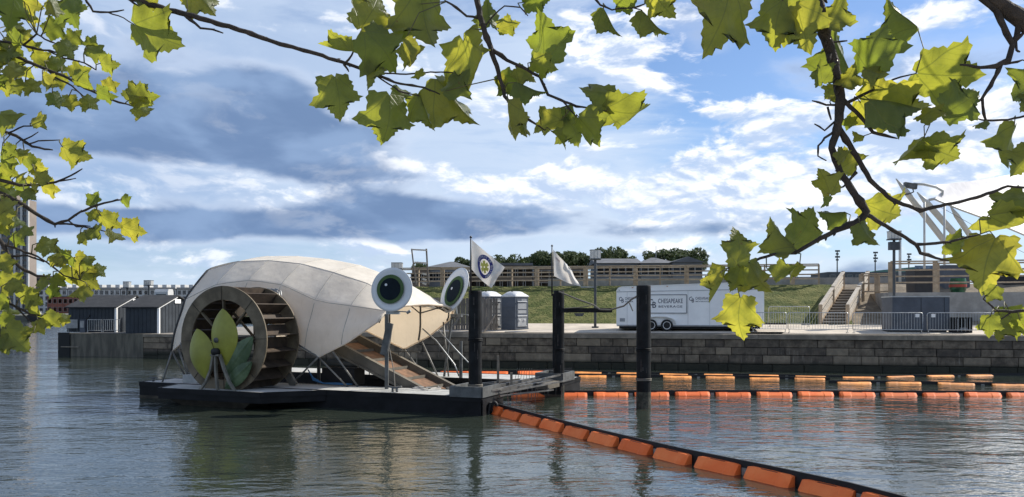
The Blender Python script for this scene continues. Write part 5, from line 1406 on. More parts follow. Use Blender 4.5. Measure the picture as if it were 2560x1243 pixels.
for nm, p, q, r0 in (('prop', (2311, 505), (2311, 705), .10), ('prop', (2361, 512), (2361, 705), .10), ('prop', (2250, 590), (2250, 705), .12)):
    k = MB(); k.tube([P(*p, 71), P(*q, 71)], r0, 8); k.build(nm, M_mast, t, smooth=True)
k = MB(); k.tube([P(2350, 517, 71.5), P(2480, 590, 73), P(2560, 632, 74)], .02, 5); k.build('stay_cable', M_greym, t)
k = MB(); c = P(2275, 464, 72.5); k.hexa([c + Vector(v) for v in ((-.55, -.2, -.15), (.55, -.2, -.35), (.55, .2, -.35), (-.55, .2, -.15), (-.5, -.2, .3), (.6, -.2, .12), (.6, .2, .12), (-.5, .2, .3))]); k.build('anchor_block', M_greym, t)
k = MB(); k.tube([P(2282, 472, 72.3), P(2284, 480, 72.3), P(2275, 484, 72.3), P(2262, 487, 72.3)], .06, 6); k.build('anchor_arm', M_greym, t)
# ================================================================ OVERHANGING PLANE TREES
M_bark = mat('twig_bark', (0.040, 0.033, 0.028), .85, .35, 30, bump=.5, bscale=60)
def leaf_material():
    m = bpy.data.materials.new('plane_leaf'); m.use_nodes = True; t = NT(m.node_tree)
    out = t.n('ShaderNodeOutputMaterial')
    uv = t.n('ShaderNodeUVMap'); uv.uv_map = 'leaf'
    x, y, _ = t.sep(uv.outputs[0])
    oi = t.n('ShaderNodeObjectInfo'); rnd = oi.outputs['Random']
    ax = t.m('ABSOLUTE', x)
    ang = t.m('ARCTAN2', ax, t.m('ADD', y, .02)); r = t.m('SQRT', t.m('ADD', t.m('MULTIPLY', x, x), t.m('MULTIPLY', y, y)))
    pg = t.m('MULTIPLY', t.m('PINGPONG', ang, R(22.5)), r)
    main = t.ss(pg, .016, .004)
    # side veins leave each main vein at a slant
    sv = t.m('PINGPONG', t.m('ADD', t.m('MULTIPLY', r, 1.0), t.m('MULTIPLY', pg, -1.1)), .055)
    side = t.m('MULTIPLY', t.ss(sv, .010, .002), .45)
    vein = t.m('MAXIMUM', main, side)
    off = t.vm('SCALE', (13.0, 7.0, 3.0), scale=rnd)
    uvv = t.vm('ADD', uv.outputs[0], off)
    mott = t.noise(uvv, 9.0, 5, .65)
    blot = t.ss(t.noise(uvv, 2.6, 4, .6), .45, .75)
    gcol = t.mix(t.ss(mott, .3, .7), (0.024, 0.044, 0.018), (0.052, 0.076, 0.027))
    gcol = t.mix(t.m('MULTIPLY', vein, .5), gcol, (0.16, 0.18, 0.06))
    tl = t.mix(rnd, (0.36, 0.44, 0.04), (0.80, 0.72, 0.07))
    tl = t.mix(t.m('MULTIPLY', blot, .55), tl, (0.26, 0.31, 0.03))
    tl = t.mix(t.m('MULTIPLY', t.ss(mott, .55, .8), .35), tl, (0.52, 0.50, 0.09))
    tl = t.mix(t.m('MULTIPLY', vein, .55), tl, (0.14, 0.17, 0.02))
    # browned rims and spots
    edge = t.ss(t.noise(uvv, 5.0, 3, .6), .68, .76)
    gcol = t.mix(t.m('MULTIPLY', edge, .7), gcol, (0.12, 0.06, 0.025)); tl = t.mix(t.m('MULTIPLY', edge, .7), tl, (0.30, 0.15, 0.03))
    p = t.n('ShaderNodeBsdfPrincipled'); t.l(gcol, p.inputs['Base Color']); p.inputs['Roughness'].default_value = .42; p.inputs['Specular IOR Level'].default_value = .45
    bp = t.n('ShaderNodeBump'); bp.inputs['Strength'].default_value = .5; bp.inputs['Distance'].default_value = .004
    t.l(t.m('ADD', mott, t.m('MULTIPLY', vein, -.8)), bp.inputs['Height']); t.l(bp.outputs[0], p.inputs['Normal'])
    tr = t.n('ShaderNodeBsdfTranslucent'); t.l(tl, tr.inputs[0])
    mx = t.n('ShaderNodeMixShader'); mx.inputs[0].default_value = .43
    t.l(p.outputs[0], mx.inputs[1]); t.l(tr.outputs[0], mx.inputs[2]); t.l(mx.outputs[0], out.inputs[0])
    return m
M_leaf = leaf_material()
HALF = [(0.0, 0.02), (.05, -.07), (.14, -.06), (.22, -.035), (.31, -.05), (.41, -.03), (.39, .06), (.45, .11), (.40, .19), (.43, .26), (.40, .32), (.50, .37), (.53, .45), (.63, .53), (.53, .55), (.50, .62),
        (.41, .60), (.35, .63), (.28, .585), (.235, .60), (.25, .67), (.19, .71), (.20, .78), (.13, .81), (.11, .88), (.055, .91), (.0, 1.0)]
def leaf_mesh(seed, fold, curl, twist, wav, asym):
    rr = random.Random(seed); pts = []
    R_ = [(x * (1 + asym) + (rr.uniform(-.02, .02) if 0 < i < len(HALF) - 1 else 0), y + (rr.uniform(-.02, .02) if 0 < i < len(HALF) - 1 else 0)) for i, (x, y) in enumerate(HALF)]
    L_ = [(-x * (1 - asym) + (rr.uniform(-.02, .02) if 0 < i < len(HALF) - 1 else 0), y + (rr.uniform(-.02, .02) if 0 < i < len(HALF) - 1 else 0)) for i, (x, y) in enumerate(HALF)]
    vs, fs = [], []
    def shape(x, y):
        a = abs(x); z = -fold * a + curl * (y - .35) ** 2 * (1 if y > .35 else .4) + twist * x * y * 1.6 + wav * math.sin(9 * x + 2 + seed) * math.sin(7 * y + seed) * (a + .15) + wav * .6 * math.sin(17 * y + seed * 2) * a
        return Vector((x * math.cos(min(1.2, fold * .6)), y - .12 * abs(curl) * max(0, y - .5), z))
    # per half: strips of 4 cells between midrib and rim
    NX = 4; n = len(HALF); uvs = []
    for side in (R_, L_):
        base = len(vs)
        for i, (x, y) in enumerate(side):
            my = max(0.0, min(1.0, .06 + (i / (n - 1)) ** 1.15 * .94)) if 0 < i < n - 1 else y
            for j in range(NX + 1):
                f = j / NX; px, py = x * f, my + (y - my) * f
                vs.append(shape(px, py)); uvs.append((px, py))
        for i in range(n - 1):
            for j in range(NX):
                a = base + i * (NX + 1) + j; q = (a, a + 1, a + NX + 2, a + NX + 1)
                fs.append(q if side is R_ else tuple(reversed(q)))
    me = bpy.data.meshes.new('leaf'); me.from_pydata([tuple(v) for v in vs], [], fs); me.materials.append(M_leaf)
    ul = me.uv_layers.new(name='leaf')
    for lp in me.loops: ul.data[lp.index].uv = uvs[lp.vertex_index]
    bm = bmesh.new(); bm.from_mesh(me); bmesh.ops.remove_doubles(bm, verts=bm.verts, dist=1e-5); bm.to_mesh(me); bm.free()
    me.polygons.foreach_set('use_smooth', [True] * len(me.polygons)); return me
LEAVES = [leaf_mesh(i, *v) for i, v in enumerate(((.16, -.25, .08, .08, .04), (.38, .35, -.25, .09, -.10), (.08, -.6, .30, .10, .06), (.55, -.25, .15, .08, .12), (-.30, .45, -.18, .10, -.05), (.25, -.85, -.35, .09, .08), (.72, .3, .3, .11, 0.0), (-.12, -.4, .4, .12, -.12), (.35, .7, .1, .1, .1)))]
NARROW = [3, 6, 6, 1]
LRND = random.Random(42)
def place_leaf(parent, bx, by, tx, ty, kind, Y, branches, wide=1.0, pet=True, limbs=None):
    rr = LRND
    Yb = Y + rr.uniform(-.10, .10); b = P(bx, by, Yb); tip = P(tx, ty, Yb)
    yv = tip - b; ln = yv.length; yv.normalize()
    view = (b.lerp(tip, .5) - camo.location).normalized()
    lean = R(rr.uniform(-16, 16)); nz0 = (-view - yv * (-view).dot(yv)).normalized()
    yd = (yv * math.cos(lean) + nz0 * math.sin(lean)).normalized()
    z0 = (-view - yd * (-view).dot(yd)).normalized(); x0 = yd.cross(z0)
    lim = {'L': 34, 'D': 50, 'W': 58, 'N': 66, 'M': 64}[kind]
    best = None
    for a in range(-lim, lim + 1, 4):
        n = z0 * math.cos(R(a)) + x0 * math.sin(R(a)); ds = n.dot(S_DIR)
        sc = {'L': ds, 'D': abs(ds + .02), 'W': -ds, 'N': abs(ds - .02) + (.25 if abs(a) < 48 else 0), 'M': ds + (.8 if abs(a) < 46 else 0)}[kind] + rr.uniform(0, .10)
        if best is None or sc < best[0]: best = (sc, a, n)
    n = best[2]; xv = yd.cross(n).normalized()
    S = ln / math.cos(lean) * (.95 if kind in 'LD' else 1.0)
    M = Matrix((xv * S * wide, yd * S, n * S)).transposed().to_4x4(); M.translation = b
    vi = rr.choice([0, 0, 1, 2, 4, 5, 7, 8]) if kind in 'LD' else rr.choice(NARROW)
    o = link('leaf', LEAVES[vi], parent, None, M)
    if kind in 'DN' and limbs and rr.random() < .72:       # unseen extra leaf added sunward, out of frame, to shade this one
        c = b.lerp(tip, .5)
        for st in range(3, 60):
            q = c + S_DIR * (.1 * st); u = (q.x / q.y) * FPX + CX; v = HY - (q.z - CAM_H) / q.y * FPX
            if u > 2560 + 160 or v < -160 or u < -160: break
        S2 = S * 1.0; n2 = (S_DIR + Vector((rr.uniform(-.3, .3), rr.uniform(-.3, .3), rr.uniform(-.3, .3)))).normalized(); y2 = n2.orthogonal().normalized(); y2 = (Matrix.Rotation(rr.uniform(0, 6.28), 3, n2) @ y2)
        x2 = y2.cross(n2); M2 = Matrix((x2 * S2, y2 * S2, n2 * S2)).transposed().to_4x4(); M2.translation = q - y2 * S2 * .45
        link('leaf', LEAVES[rr.choice([0, 4])], parent, None, M2)  # added shading leaf, hung outside the view
        near = min(limbs, key=lambda w: (w - q).length); k = MB(); m_ = q.lerp(near, .5) + Vector((rr.uniform(-.1, .1), rr.uniform(-.1, .1), .05)); k.tube(*smooth_path([M2.translation, m_, near], [.0015, .003, .005], 4, .01), 5); k.build('shade_leaf_twig', M_bark, parent, smooth=True)
    if pet and branches:
        near = min(branches, key=lambda q: (q[0] - bx) ** 2 + (q[1] - by) ** 2)
        d = math.hypot(near[0] - bx, near[1] - by)
        if 3 < d < 150:
            e = P(near[0], near[1], near[2]); mid = b.lerp(e, .45) - yv * (.12 * (b - e).length) + Vector((0, 0, .06 * (b - e).length))
            k = MB(); k.tube([b + yv * S * .02, mid, e], [.0011 * Y * .6, .0011 * Y * .6, .0014 * Y * .6], 5); k.build('petiole', M_pet2, o_petp(parent), smooth=True)
    return o
M_pet2 = mat('petiole', (0.09, 0.085, 0.035), .6, .2, 20)
def o_petp(p): return p
def smooth_path(pts, rad, seg=7, wob=.012):
    """Catmull-Rom through the points, with the slight wander of real wood"""
    pts = [Vector(q) for q in pts]; P_, R2 = [], []; rr = random.Random(len(pts) + int(abs(pts[0].x) * 100))
    for i in range(len(pts) - 1):
        a, b, c, d = pts[max(i - 1, 0)], pts[i], pts[i + 1], pts[min(i + 2, len(pts) - 1)]
        for j in range(seg):
            u = j / seg; q = 0.5 * (2 * b + (c - a) * u + (2 * a - 5 * b + 4 * c - d) * u * u + (3 * b - a - 3 * c + d) * u ** 3)
            r = rad[i] + (rad[i + 1] - rad[i]) * u
            if 0 < i + j: q = q + Vector((rr.uniform(-1, 1), rr.uniform(-1, 1), rr.uniform(-1, 1))) * min(wob, r * .6)
            P_.append(q); R2.append(r * rr.uniform(.92, 1.1))
    P_.append(pts[-1]); R2.append(rad[-1]); return P_, R2
def branch(parent, pts, Y, name='branch'):
    """pts: (column, row, radius in photograph pixels[, extra depth])"""
    rr = LRND; out = []; rad = []; px = []
    dep = lambda q: Y + (q[3] if len(q) > 3 else 0)
    for i in range(len(pts) - 1):
        a, b = pts[i], pts[i + 1]; n = max(2, int(math.hypot(b[0] - a[0], b[1] - a[1]) / 14))
        for j in range(n):
            f = j / n; q = (a[0] + (b[0] - a[0]) * f + rr.uniform(-1.2, 1.2), a[1] + (b[1] - a[1]) * f + rr.uniform(-1.2, 1.2)); d = dep(a) + (dep(b) - dep(a)) * f
            out.append(P(*q, d)); r_ = (a[2] + (b[2] - a[2]) * f) * d / FPX * rr.uniform(.9, 1.08) * (1.28 if rr.random() < .10 else 1); rad.append(r_); px.append((q[0], q[1], d))
    b = pts[-1]; out.append(P(b[0], b[1], dep(b))); rad.append(b[2] * dep(b) / FPX * .8); px.append((b[0], b[1], dep(b)))
    k = MB(); k.tube(out, rad, 8)
    for i in range(2, len(out) - 1):                       # buds and spurs
        if rr.random() < .17:
            d = (out[i] - out[i - 1]).normalized(); v = (d.orthogonal().normalized() * rr.choice((-1, 1)) + d * .9).normalized(); l_ = rad[i] * rr.uniform(1.8, 3.6)
            k.tube([out[i], out[i] + v * l_ * .7, out[i] + v * l_], [rad[i] * .55, rad[i] * .45, rad[i] * .12], 5)
    k.build(name, M_bark, parent, smooth=True); return px
# ---------------------------------------------------------------- right tree
rt = thing('plane_tree', 'plane tree whose yellow green leaves hang in from the top and right', 'tree', (4.8, .6, 1.62), 'plane trees on the near promenade')
k = MB(); k.tube([Vector((4.8, .6, 1.5)), Vector((4.75, .6, 2.6)), Vector((4.7, .7, 4.2)), Vector((4.4, .8, 5.8)), Vector((3.9, .9, 7.4))], [.30, .24, .21, .15, .06], 12); k.build('trunk', mat('plane_bark', (.16, .145, .115), .85, .35, 6, bump=.4), rt, smooth=True)
YR = 1.85
limb = [(4.7, .75, 4.0), (3.6, 1.2, 4.35), (2.3, 1.7, 4.25), tuple(P(2620, 95, YR))]
k = MB(); k.tube(*smooth_path(limb, [.10, .07, .035, .021]), 10); k.build('limb', M_bark, rt, smooth=True)
limb2 = [(4.68, .75, 4.6), (3.4, 1.3, 5.2), (2.0, 1.7, 4.9), tuple(P(2000, -160, YR))]
k = MB(); k.tube(*smooth_path(limb2, [.10, .06, .03, .017]), 10); k.build('limb', M_bark, rt, smooth=True)
limb3 = [(3.4, 1.3, 5.2), (1.6, 2.0, 4.9), (.3, 2.3, 4.6), tuple(P(1186, -40, 2.25))]
k = MB(); k.tube(*smooth_path(limb3, [.05, .03, .016, .009]), 8); k.build('limb', M_bark, rt, smooth=True)
limb4 = [(1.6, 2.0, 4.9), (.9, 2.2, 4.5), tuple(P(1478, -20, 2.25))]
k = MB(); k.tube(*smooth_path(limb4, [.02, .012, .0045]), 8); k.build('limb', M_bark, rt, smooth=True)
limb5 = [(4.7, .7, 3.8), (3.3, 1.2, 4.1), (2.3, 1.6, 3.9), tuple(P(2605, 770, YR))]
k = MB(); k.tube(*smooth_path(limb5, [.06, .03, .012, .0045]), 8); k.build('limb', M_bark, rt, smooth=True)
RL = [Vector(a).lerp(Vector(c_), f / 6) for lm_ in (limb, limb2, limb3, limb4, limb5) for a, c_ in zip(lm_[:-1], lm_[1:]) for f in range(6)]
BR = []
for pts in ([(2000, -160, 18), (2030, -50, 17), (2044, 0, 16), (2060, 80, 15), (2085, 160, 14), (2102, 240, 13), (2096, 310, 11), (2079, 370, 9), (2100, 430, 9), (2140, 490, 9), (2167, 530, 10), (2150, 552, 9), (2090, 576, 7), (2040, 602, 6), (1990, 632, 5), (1930, 636, 4), (1870, 658, 3), (1822, 680, 2)],
            [(2098, 322, 8), (2140, 390, 7), (2175, 450, 6), (2230, 500, 5.5), (2300, 526, 5), (2350, 515, 4), (2440, 495, 4), (2520, 466, 3), (2600, 470, 3)],
            [(2166, 536, 6), (2240, 580, 5), (2290, 610, 5), (2302, 632, 4.5), (2340, 645, 3.5), (2372, 652, 2)], [(2292, 612, 4), (2370, 605, 3.5), (2452, 585, 1.6)],
            [(2104, 245, 6), (2150, 290, 5), (2182, 330, 4.5), (2242, 346, 2.2)], [(2108, 262, 4), (2160, 236, 4), (2200, 216, 3), (2250, 192, 2.2), (2290, 184, 1.6)],
            [(2092, 322, 3.5), (2062, 345, 2.8), (2046, 365, 2.8), (2044, 390, 2), (2066, 402, 1.8)], [(2092, 300, 3), (2062, 326, 2.6), (2036, 310, 2)], [(2092, 262, 3), (2066, 262, 2.6), (2030, 252, 2)], [(2070, 268, 3), (2078, 300, 2.6)],
            [(2060, 105, 3), (2090, 104, 2.4), (2118, 102, 2.2)],
            [(2620, 95, 23), (2545, 42, 21), (2490, 2, 19), (2420, -60, 18)], [(2450, -8, 9), (2490, 26, 8), (2515, 82, 8), (2531, 112, 7), (2521, 150, 8), (2490, 166, 6), (2452, 168, 4), (2400, 162, 3)],
            [(2503, 164, 5), (2476, 215, 4.5), (2456, 246, 4), (2460, 285, 3), (2466, 302, 3), (2520, 300, 3), (2580, 285, 3)], [(2456, 246, 3), (2400, 280, 3), (2330, 291, 2)], [(2548, 50, 8), (2541, 90, 7), (2531, 112, 6)], [(2531, 112, 5), (2552, 90, 4), (2570, 70, 3)],
            [(2500, 160, 3.5), (2530, 158, 3), (2556, 150, 2)], [(2466, 302, 2.5), (2440, 296, 2)], [(2540, 105, 3.5), (2542, 125, 3), (2550, 130, 2.4)],
            [(2605, 770, 4.5), (2530, 780, 3.6), (2490, 776, 3), (2458, 748, 1.8)], [(2530, 780, 2.5), (2500, 800, 2)],
            [(1990, 630, 3), (1962, 604, 2.4), (1955, 590, 1.6)], [(2140, 430, 4), (2110, 466, 2.4), (2085, 478, 1.6)]):
    BR += branch(rt, pts, YR)
BC = []
for pts in ([(1186, -40, 8), (1200, 40, 7), (1226, 120, 6.5), (1246, 180, 5.5), (1262, 240, 4.5), (1290, 280, 3.6), (1330, 305, 3), (1362, 326, 2)], [(1226, 120, 5), (1266, 150, 4.5), (1310, 170, 4), (1350, 192, 4), (1370, 236, 3.5), (1400, 250, 3.5), (1440, 266, 3), (1515, 278, 1.6)],
            [(1196, 46, 3.2), (1166, 40, 3), (1140, 20, 3), (1116, 4, 3)], [(1206, 75, 2.5), (1232, 40, 2), (1262, 14, 2), (1300, 18, 2), (1320, 40, 1.5)], [(1405, 250, 2.6), (1425, 275, 2.2), (1440, 292, 1.6)], [(1262, 240, 2), (1300, 282, 1.6)],
            [(1478, -20, 4), (1500, 14, 2.6), (1530, 24, 2), (1580, 20, 2), (1612, 10, 2)], [(1580, 20, 2), (1606, 26, 1.6)]):
    BC += branch(rt, pts, 2.25)
for l in (  # base, tip, kind
        (1830, -40, 1776, 160, 'D'), (1985, -70, 1938, 64, 'D'), (1992, 10, 2024, 148, 'L'), (1955, 0, 1925, 126, 'L'), (2062, 62, 2124, -20, 'L'), (2056, 208, 2046, 138, 'L'), (2126, 184, 2072, 64, 'W'), (2104, 214, 2148, 156, 'L'), (2168, 174, 2196, 46, 'L'),
        (2160, 174, 2220, 192, 'N'), (2086, 214, 2056, 252, 'L'), (2294, 68, 2206, 0, 'W'), (2292, 184, 2472, 196, 'L'), (2148, 256, 2342, 302, 'L'), (2172, 250, 2324, 262, 'N'), (2362, 284, 2460, 226, 'L'), (2310, 346, 2224, 432, 'D'), (2310, 356, 2410, 414, 'L'),
        (2098, 424, 2168, 378, 'L'), (2076, 486, 2048, 412, 'L'), (2076, 490, 2056, 526, 'D'), (1846, 664, 1852, 560, 'D'), (1984, 612, 2052, 514, 'D'), (1986, 618, 1914, 546, 'W'), (2112, 530, 2042, 536, 'N'), (1872, 658, 1922, 746, 'D'), (1936, 694, 1994, 660, 'L'),
        (1816, 674, 1780, 762, 'N'), (1802, 680, 1750, 706, 'L'), (1852, 668, 1828, 738, 'L'), (1870, 662, 1844, 706, 'W'), (1850, 742, 1842, 864, 'L'), (2150, 560, 2190, 626, 'D'), (2164, 510, 2272, 558, 'L'), (2364, 612, 2438, 604, 'L'), (2488, 590, 2436, 742, 'L'),
        (2474, 546, 2620, 596, 'L'), (2575, 490, 2468, 524, 'D'), (2610, 190, 2512, 256, 'L'), (2590, 236, 2540, 284, 'D'), (2536, 312, 2504, 420, 'N'), (2590, 372, 2520, 446, 'L'), (2498, 786, 2482, 864, 'D'), (2520, 770, 2556, 852, 'L'), (2490, 716, 2466, 760, 'L'),
        (2476, 790, 2470, 850, 'L'), (2465, 300, 2432, 322, 'N'), (2250, 340, 2256, 310, 'L'), (2112, 300, 2150, 318, 'L'), (2300, 300, 2360, 252, 'D'), (2094, 402, 2130, 372, 'L'), (2076, 250, 2108, 226, 'D'), (2160, 340, 2128, 330, 'N'), (2550, 800, 2580, 850, 'L'), (2000, 660, 1962, 700, 'D')):
    wide = .94 if l[4] in 'LD' else .85
    place_leaf(rt, *l, YR, BR, wide, True, RL)
for l in ((903, 72, 968, -34, 'D'), (1050, -28, 1074, 144, 'D'), (914, 76, 1006, 172, 'D'), (1008, 108, 1050, 184, 'L'), (1160, 100, 1192, 266, 'L'), (1090, 196, 1198, 328, 'N'), (977, 236, 969, 374, 'D'), (838, 188, 860, 306, 'D'), (878, 130, 788, 116, 'M'), (905, 150, 926, 224, 'M'),
          (1048, 236, 1082, 328, 'N'), (988, 214, 1032, 252, 'W'), (1246, 72, 1306, 58, 'L'), (1359, 156, 1360, 16, 'L'), (1330, 154, 1400, 180, 'L'), (1290, 170, 1346, 206, 'D'), (1250, 186, 1290, 252, 'D'), (1290, 206, 1372, 240, 'N'), (1268, 254, 1281, 356, 'M'), (1302, 288, 1316, 354, 'N'),
          (1402, 300, 1318, 326, 'L'), (1426, 262, 1348, 286, 'N'), (1414, 290, 1462, 366, 'D'), (1448, 294, 1516, 376, 'L'), (1515, 278, 1662, 292, 'L'), (1540, 236, 1432, 226, 'D'), (1508, 20, 1550, 100, 'N'), (1580, 22, 1520, -8, 'L'), (1604, 26, 1672, 98, 'N'), (1632, -28, 1682, 58, 'L'),
          (1226, 62, 1214, -14, 'N'), (1310, 6, 1386, -10, 'L'), (1110, 230, 1186, 176, 'D'), (1382, 330, 1420, 372, 'M'), (1060, 180, 1026, 204, 'D'), (1245, 190, 1262, 236, 'L'), (1000, 60, 1030, 120, 'D')):
    place_leaf(rt, *l, 2.25, BC, (.92 if l[4] in 'LD' else .8), True, RL)
# ---------------------------------------------------------------- left tree
lt = thing('plane_tree', 'plane tree whose smaller leaves crowd the left edge of the view', 'tree', (-5.4, 1.0, 1.62), 'plane trees on the near promenade')
k = MB(); k.tube([Vector((-5.4, 1.0, 1.5)), Vector((-5.4, 1.0, 2.6)), Vector((-5.3, 1.1, 4.2)), Vector((-5.0, 1.2, 6.4))], [.28, .23, .19, .08], 12); k.build('trunk', MATS['plane_bark'], lt, smooth=True)
YL = 3.1
BL = []
for pts in ([(-260, 40, 9), (-120, 90, 6), (0, 104, 3.4), (50, 110, 3.2), (82, 120, 3), (152, 132, 1.8)], [(-180, 60, 7), (-60, 100, 5), (20, 130, 4), (70, 155, 4), (120, 175, 4), (170, 195, 3.4), (212, 220, 3), (280, 250, 2.4), (332, 266, 1.6)], [(60, 112, 2.6), (92, 85, 2.4), (112, 98, 2), (142, 110, 1.6)],
            [(120, 175, 2.6), (140, 195, 2.4), (180, 215, 2.2), (208, 240, 1.6)], [(120, 128, 2.2), (160, 145, 2), (210, 158, 1.8), (240, 175, 1.6)],
            [(-200, 260, 8), (-80, 300, 6), (0, 325, 4.2), (40, 340, 4), (80, 366, 3), (112, 374, 2.4), (132, 375, 1.8)], [(74, 360, 2), (96, 352, 2), (150, 350, 1.4)], [(60, 350, 2), (96, 330, 1.4)], [(20, 332, 2.4), (60, 316, 2), (96, 314, 1.5)],
            [(-200, 400, 7), (-60, 440, 5), (0, 450, 4.2), (50, 463, 4), (100, 463, 3), (140, 455, 3), (176, 440, 2.4), (206, 422, 1.8)], [(150, 452, 2), (190, 446, 1.4)],
            [(-200, 420, 8), (-80, 455, 6), (0, 482, 5), (60, 513, 5), (100, 541, 4.5), (136, 560, 4), (170, 550, 3.4), (200, 531, 3), (240, 515, 3), (280, 503, 2.4), (304, 500, 1.8)], [(136, 558, 2.6), (182, 562, 2.4), (226, 566, 1.6)], [(170, 552, 2.2), (190, 566, 2), (240, 572, 1.8), (268, 580, 1.6)],
            [(-200, 520, 8), (-70, 570, 6), (0, 600, 5), (26, 646, 5), (60, 676, 4), (92, 690, 3.4), (112, 690, 2.4)], [(6, 610, 3), (50, 625, 3), (92, 642, 2.6), (118, 656, 2), (160, 690, 1.8), (200, 700, 1.6)], [(26, 640, 3), (70, 640, 2.4), (110, 655, 2)],
            [(-200, 690, 7), (-60, 725, 5), (0, 746, 4), (40, 768, 3), (76, 786, 2.6), (112, 790, 1.8)], [(40, 768, 2.4), (70, 800, 2), (84, 806, 1.5)], [(-120, 790, 5), (-30, 812, 3), (20, 830, 2)]):
    BL += branch(lt, pts, YL)
B2 = []
for pts in ([(-700, -330, 24, .5), (-320, -210, 15, .2), (100, -120, 11), (250, -40, 9), (335, -4, 8), (420, 25, 7), (500, 45, 6.5), (600, 75, 6), (700, 110, 5.5), (790, 135, 5), (870, 160, 4.5), (930, 182, 4), (985, 206, 3), (1060, 220, 2.4), (1100, 236, 1.8)],
            [(462, 38, 4), (500, 70, 3), (530, 74, 2.6), (558, 83, 2)], [(918, 178, 2.4), (1000, 186, 2), (1076, 181, 2), (1132, 182, 1.8)], [(862, 158, 3), (880, 140, 2.4), (888, 112, 1.8), (903, 76, 1.5)], [(935, 185, 2.4), (955, 200, 2), (1000, 228, 1.8), (1048, 240, 1.5)],
            [(860, 160, 3), (868, 172, 2.4), (872, 180, 1.4)], [(206, -20, 3.4), (218, 4, 3.2), (232, 28, 3), (272, 32, 2.4), (310, 25, 1.8)], [(268, 31, 2), (310, 45, 1.5), (336, 62, 1.4)], [(310, -10, 3), (350, 20, 2.4), (372, 30, 1.6)]):
    B2 += branch(lt, pts, 2.3)
k = MB(); k.tube(*smooth_path([(-5.3, 1.1, 4.6), (-4.2, 1.9, 5.2), P(-700, -330, 2.8)], [.09, .06, .033]), 9); k.build('limb', M_bark, lt, smooth=True)
for q, z0 in (((-260, 40), 4.4), ((-200, 260), 3.9), ((-200, 410), 3.6), ((-200, 520), 3.3), ((-200, 690), 3.0), ((-120, 790), 2.8)):
    e = P(q[0], q[1], YL); k = MB(); k.tube(*smooth_path([(-5.35, 1.05, z0 - .3), (-4.0, 2.2, (z0 + e.z) / 2 + .2), e], [.05, .03, .013]), 8); k.build('limb', M_bark, lt, smooth=True)
for l in ((335, 62, 458, 126, 'L'), (352, 20, 404, -14, 'L'), (480, -30, 542, 38, 'N')):
    place_leaf(lt, *l, 2.3, B2, .95)
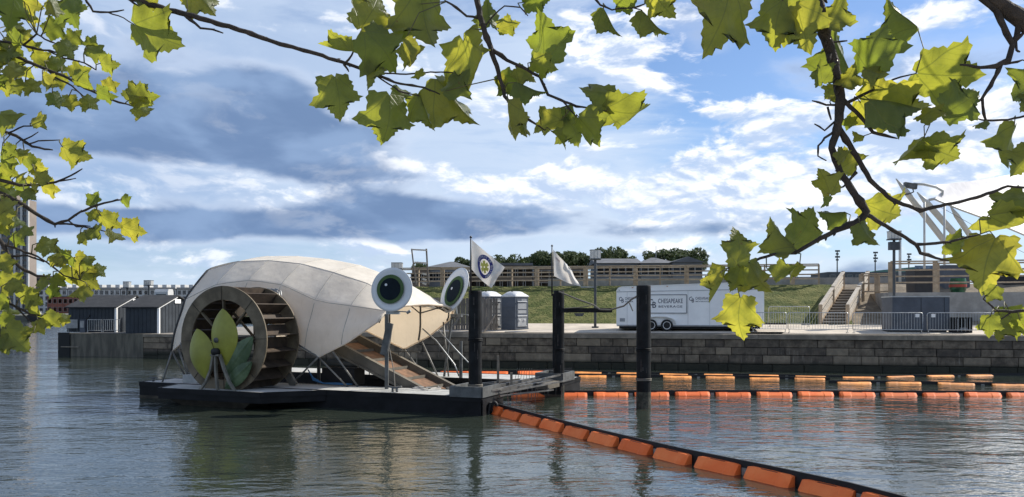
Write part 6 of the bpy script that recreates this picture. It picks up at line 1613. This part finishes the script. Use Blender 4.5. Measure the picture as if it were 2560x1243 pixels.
for l in ((40, -30, 20, 84, 'D'), (60, 4, 110, 26, 'L'), (64, 40, 104, 56, 'L'), (52, 106, 8, 78, 'L'), (54, 100, 80, 68, 'L'), (64, 118, 108, 112, 'L'), (124, 0, 144, 50, 'N'), (166, -8, 193, 74, 'D'), (114, 82, 168, 52, 'L'), (166, 108, 206, 70, 'L'), (150, 104, 186, 150, 'D'), (215, 116, 248, 92, 'D'),
          (216, 120, 268, 140, 'N'), (250, 158, 304, 168, 'L'), (180, 192, 232, 166, 'L'), (184, 198, 244, 224, 'L'), (258, 216, 302, 210, 'L'), (0, 110, 50, 150, 'D'), (4, 150, 40, 120, 'L'), (84, 132, 122, 168, 'L'), (120, 152, 170, 176, 'D'), (20, 164, 70, 200, 'D'), (38, 200, 50, 247, 'L'), (62, 204, 110, 234, 'D'),
          (106, 192, 146, 222, 'L'), (130, 232, 150, 272, 'D'), (172, 240, 180, 286, 'D'), (206, 244, 250, 276, 'D'), (240, 228, 292, 250, 'L'), (320, 252, 374, 208, 'L'), (330, 256, 402, 236, 'L'), (342, 264, 384, 302, 'D'), (0, 284, 56, 334, 'D'), (80, 306, 126, 288, 'D'), (155, 367, 224, 402, 'L'),
          (10, 364, 42, 390, 'L'), (38, 378, 80, 398, 'N'), (2, 388, 52, 416, 'L'), (0, 414, 48, 444, 'L'), (40, 442, 70, 424, 'N'), (0, 446, 46, 462, 'L'), (66, 446, 90, 464, 'L'), (116, 456, 84, 426, 'D'), (104, 464, 157, 480, 'L'), (80, 466, 102, 484, 'L'), (0, 470, 50, 520, 'D'), (60, 476, 96, 504, 'D'),
          (230, 516, 246, 476, 'N'), (242, 524, 214, 554, 'D'), (304, 496, 332, 524, 'L'), (252, 540, 304, 572, 'L'), (304, 566, 370, 586, 'L'), (200, 584, 216, 618, 'L'), (214, 584, 264, 562, 'D'), (272, 574, 312, 604, 'W'), (0, 532, 46, 566, 'L'), (40, 542, 66, 570, 'W'), (50, 574, 92, 590, 'D'), (30, 588, 62, 616, 'L'),
          (0, 502, 40, 540, 'D'), (97, 606, 152, 628, 'D'), (146, 660, 186, 626, 'L'), (186, 642, 236, 690, 'L'), (150, 682, 202, 712, 'L'), (196, 678, 252, 722, 'D'), (234, 666, 264, 692, 'D'), (220, 716, 172, 744, 'D'), (132, 692, 166, 716, 'D'), (206, 650, 236, 674, 'D'), (120, 698, 74, 716, 'D'), (0, 694, 60, 732, 'L'),
          (20, 706, 66, 728, 'D'), (60, 738, 112, 768, 'L'), (70, 772, 118, 790, 'L'), (114, 784, 152, 822, 'L'), (150, 792, 180, 808, 'D'), (94, 800, 110, 840, 'D'), (14, 820, 72, 890, 'L'), (0, 840, 20, 892, 'D'), (84, 830, 56, 852, 'W'), (0, 742, 32, 780, 'L'), (16, 768, 56, 790, 'W'), (0, 642, 26, 690, 'L'), (160, 640, 210, 652, 'L'), (120, 720, 150, 744, 'L'), (0, 790, 36, 820, 'L'), (128, 640, 150, 672, 'D')):
    place_leaf(lt, *l, YL, BL, (.93 if l[4] in 'LD' else .8))
for i in range(24):
    x = LRND.uniform(-70, 60) if i % 3 else LRND.uniform(-20, 200); y = LRND.choice([LRND.uniform(60, 230), LRND.uniform(100, 240), LRND.uniform(370, 540), LRND.uniform(560, 820)])
    if x > 80 and not (90 < y < 230): x -= 100
    a = LRND.uniform(-.3, 2.0); l_ = LRND.uniform(42, 66); place_leaf(lt, x, y, x + l_ * math.cos(a), y + l_ * math.sin(a), LRND.choice('LLD'), YL + LRND.uniform(0, .5), BL, .9)
